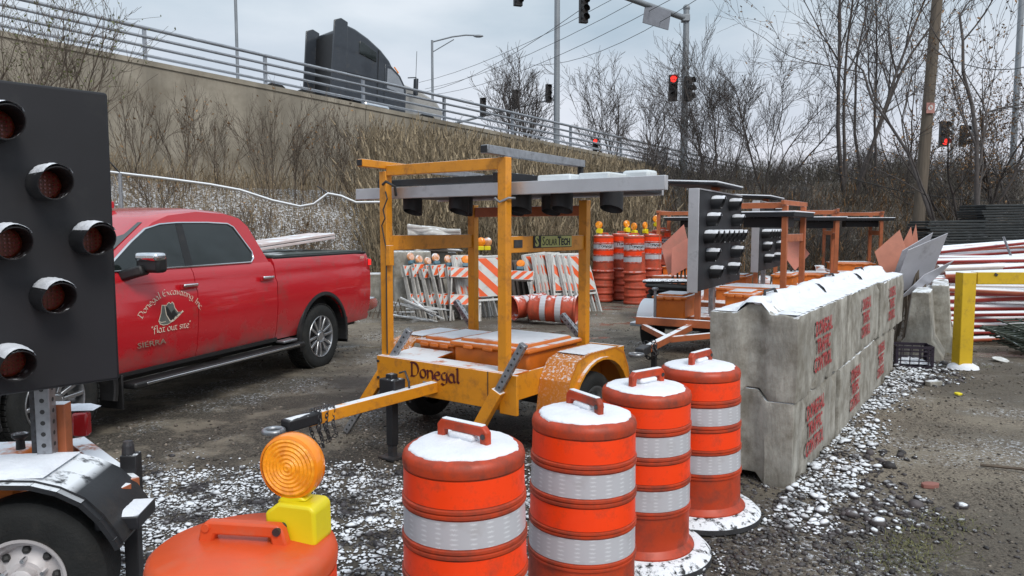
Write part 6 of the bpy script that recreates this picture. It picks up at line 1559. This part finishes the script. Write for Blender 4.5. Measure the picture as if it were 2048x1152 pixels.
# thicket: a few grown bushes merged into one mass
Vs = []; Fs = []; off = 0; bushes = []
for sd in (50, 51, 52):
    br = Br(sd)
    for k in range(7):
        a = 6.28 * k / 7; s_ = R(br.r.uniform(8, 40)); br.grow(np.array([.3 * math.cos(a), .3 * math.sin(a), 0.]), np.array([math.sin(s_) * math.cos(a), math.sin(s_) * math.sin(a), math.cos(s_)]), br.r.uniform(1.5, 2.4), .018, 0, 2, .2, .14, (6, 9), (25, 55), (.4, .7), .006, 0, .15)
    a, b, ra, rb = br.arrays(); bushes.append(seg_mesh(a, b, ra, rb, 3))
for i in range(95):
    px = rn.uniform(1230, 2250); Y = rn.uniform(21, 40); x = (px - 1024) / FPX * Y
    if wall_s(x, Y) < 1: continue
    V, F = bushes[i % 3]; s_ = rn.uniform(.45, .85); t = rn.uniform(0, 6.28); c_, si = math.cos(t), math.sin(t); z = gh(x, Y) - .1
    W = np.stack([V[:, 0] * c_ - V[:, 1] * si, V[:, 0] * si + V[:, 1] * c_, V[:, 2]], 1) * s_ + np.array([x, Y, z]); Vs.append(W); Fs.append(F + off); off += len(W)
o = np_mesh('thicket', np.concatenate(Vs), np.concatenate(Fs), m_bark); tag(o, 'dense bare thicket filling the slope behind the trailers', 'thicket', kind='stuff')
# distant tree line behind the road
Vs = []; Fs = []; off = 0
for i in range(60):
    px = rn.uniform(880, 2400); Y = rn.uniform(60, 95); x = (px - 1024) / FPX * Y; V, F = bushes[i % 3]; s_ = rn.uniform(1.0, 1.9); t = rn.uniform(0, 6.28); c_, si = math.cos(t), math.sin(t)
    W = np.stack([V[:, 0] * c_ - V[:, 1] * si, V[:, 0] * si + V[:, 1] * c_, V[:, 2]], 1) * s_ + np.array([x, Y, 3.2]); Vs.append(W); Fs.append(F + off); off += len(W)
o = np_mesh('distant_trees', np.concatenate(Vs), np.concatenate(Fs), mat('far_twigs', (.16, .14, .14), .9, var=.2)); tag(o, 'pale distant bare tree line beyond the road', 'trees', kind='stuff')
# ------------------------------------------------------------------ crushed stone with snow on top
t_ = (1 + 5 ** .5) / 2
ICO = np.array([(-1, t_, 0), (1, t_, 0), (-1, -t_, 0), (1, -t_, 0), (0, -1, t_), (0, 1, t_), (0, -1, -t_), (0, 1, -t_), (t_, 0, -1), (t_, 0, 1), (-t_, 0, -1), (-t_, 0, 1)], float); ICO /= np.linalg.norm(ICO[0])
ICF = np.array([(0, 11, 5), (0, 5, 1), (0, 1, 7), (0, 7, 10), (0, 10, 11), (1, 5, 9), (5, 11, 4), (11, 10, 2), (10, 7, 6), (7, 1, 8), (3, 9, 4), (3, 4, 2), (3, 2, 6), (3, 6, 8), (3, 8, 9), (4, 9, 5), (2, 4, 11), (6, 2, 10), (8, 6, 7), (9, 8, 1)])
def stones(name, label, x, y, size, m, lift=.25, seed=0):
    rg_ = np.random.RandomState(seed); n = len(x); z = ground_h(x, y)
    s = size * np.stack([rg_.uniform(.7, 1.35, n), rg_.uniform(.6, 1.1, n), rg_.uniform(.4, .8, n)], 1)
    V = ICO[None] * (1 + rg_.uniform(-.22, .22, (n, 12, 1))) * s[:, None, :]; t = rg_.uniform(0, 6.28, n); c_, si = np.cos(t)[:, None], np.sin(t)[:, None]
    tl = rg_.uniform(-.5, .5, n)[:, None]; V = np.stack([V[..., 0], V[..., 1] * np.cos(tl) - V[..., 2] * np.sin(tl), V[..., 1] * np.sin(tl) + V[..., 2] * np.cos(tl)], -1)
    V = np.stack([V[..., 0] * c_ - V[..., 1] * si, V[..., 0] * si + V[..., 1] * c_, V[..., 2]], -1) + np.stack([x, y, z + s[:, 2] * lift], -1)[:, None]
    F = (ICF[None] + (np.arange(n) * 12)[:, None, None]).reshape(-1, 3); o = np_mesh(name, V.reshape(-1, 3), F, m); return tag(o, label, 'gravel', kind='stuff')
m_st1 = mat('snowy_dark_gravel', (.04, .037, .04), .75, var=.3, vs=30, world=True, snow=.60, ns=3.5, lo=.35, hi=.7, island=.6)
m_st2 = mat('bare_gravel', (.13, .11, .09), .8, var=.4, vs=30, world=True, snow=.25, ns=6, lo=.5, hi=.75, island=.75)
rg = np.random.RandomState(77)
def in_patch(n, f, box):
    x = rg.uniform(box[0], box[1], n); y = rg.uniform(box[2], box[3], n); k = f(x, y) > rg.rand(n); return x[k], y[k]
def fA(x, y):   # bed of crushed stone in the left foreground
    e = vnoise(x, y, .8, 21) * 1.1 + vnoise(x, y, .25, 22) * .5
    return np.clip((5.0 - y + e - .10 * (x + 1) ** 2 * (x > -1)) * 1.4, 0, 1) * np.clip((.7 + e * .5 - x) * 2.0, 0, 1) * np.clip((x + 3.6), 0, 1)
x, y = in_patch(15000, fA, (-3.4, 1.6, 1.5, 6.2)); stones('snowy_gravel', 'bed of dark crushed stone capped with snow in the left foreground', x, y, rg.uniform(.007, .026, len(x))[:, None] * rg.choice([.6, 1, 1.5], len(x), p=[.45, .45, .1])[:, None], m_st1, .3, 1)
x, y = in_patch(42000, lambda x, y: fA(x, y) * .9, (-3.4, 1.6, 1.5, 6.4)); stones('small_gravel', 'finer stones between the snow capped ones', x, y, rg.uniform(.004, .013, len(x))[:, None], m_st1, .5, 2)
def fB(x, y):   # strip along the block row
    s_ = (x - 1.925) * .562 + (y - 4.92) * .827; d_ = (x - 1.925) * .827 - (y - 4.92) * .562
    w_ = .22 + .55 * np.clip(1 - s_ / 2.2, 0, 1) + .35 * vnoise(x, y, .5, 31) + .35 * np.exp(-((s_ - 4.9) / .8) ** 2)
    return np.clip((w_ - d_) * 3, 0, 1) * (d_ > -.02) * (s_ > -.7) * (s_ < 6.2) * np.clip(.35 + vnoise(x, y, .45, 33), 0, 1)
bx, by = in_patch(60000, fB, (1.5, 7.2, 4.2, 10.8)); bd_ = (bx - 1.925) * .827 - (by - 4.92) * .562
near = bd_ < .22 + .25 * vnoise(bx, by, .35, 35)
x, y = bx[near], by[near]; stones('snowy_gravel', 'snow covered stones heaped along the foot of the concrete blocks', x, y, rg.uniform(.006, .024, len(x))[:, None] * rg.choice([.6, 1, 1.9], len(x), p=[.5, .42, .08])[:, None], mat('snowy_block_gravel', (.05, .045, .045), .75, var=.3, vs=30, world=True, snow=.66, ns=4, lo=.25, hi=.65, island=.6), .5, 3)
k = (~near) & (rg.rand(len(bx)) < .6); x, y = bx[k], by[k]; stones('dark_gravel', 'dark flat stones thinly dusted with snow beside the block row', x, y, rg.uniform(.006, .030, len(x))[:, None] * rg.choice([.5, 1, 1.9], len(x), p=[.55, .38, .07])[:, None], mat('dusted_dark_gravel', (.055, .047, .048), .65, var=.3, vs=30, world=True, snow=.48, ns=6, lo=.5, hi=.8, island=.7), .35, 7)
def fC(x, y): return np.clip(vnoise(x, y, 1.1, 41) * 1.3 - .25, .04, 1) * (y > 1.6)
x, y = in_patch(30000, fC, (-1.5, 4.2, 1.9, 7.5)); stones('loose_gravel', 'loose brown and grey grit scattered over the yard', x, y, rg.uniform(.003, .011, len(x))[:, None], m_st2, .4, 4)
x, y = in_patch(14000, lambda x, y: fC(x, y), (-3.5, 7.5, 5, 13)); stones('loose_gravel', 'scattered stones on the farther part of the yard', x, y, rg.uniform(.006, .018, len(x))[:, None], m_st2, .4, 5)
def fD(x, y): return np.clip(1.3 - np.hypot(x - 1.55, y - 4.0) / 1.1, 0, 1) * np.clip(vnoise(x, y, .3, 51) * 1.4, 0, 1)
x, y = in_patch(9000, fD, (.4, 2.9, 2.6, 5.4)); stones('dark_gravel', 'dark wet stones round the foot of the drum row', x, y, rg.uniform(.006, .02, len(x))[:, None], mat('wet_dark_gravel', (.05, .045, .045), .55, var=.4, vs=20, world=True, snow=.3, ns=7, lo=.5, hi=.8, island=.7), .4, 6)
# low tufts of grass in the gravel
def tuft_sampler(n):
    c = np.array([(2.2, 3.95), (2.35, 4.05), (2.05, 3.85), (5.9, 9.5), (6.3, 10.3), (2.6, 4.3)]); k = rg.randint(0, len(c), n); return c[k] + rg.normal(0, .11, (n, 2))
field('grass_tufts', 'small faded grass tufts in the gravel at the lower right', 900, tuft_sampler, (.02, .08), .0016, mat('faded_grass', (.16, .16, .06), .8, var=.4, world=True, island=.5), .5, 2, 0, .04)
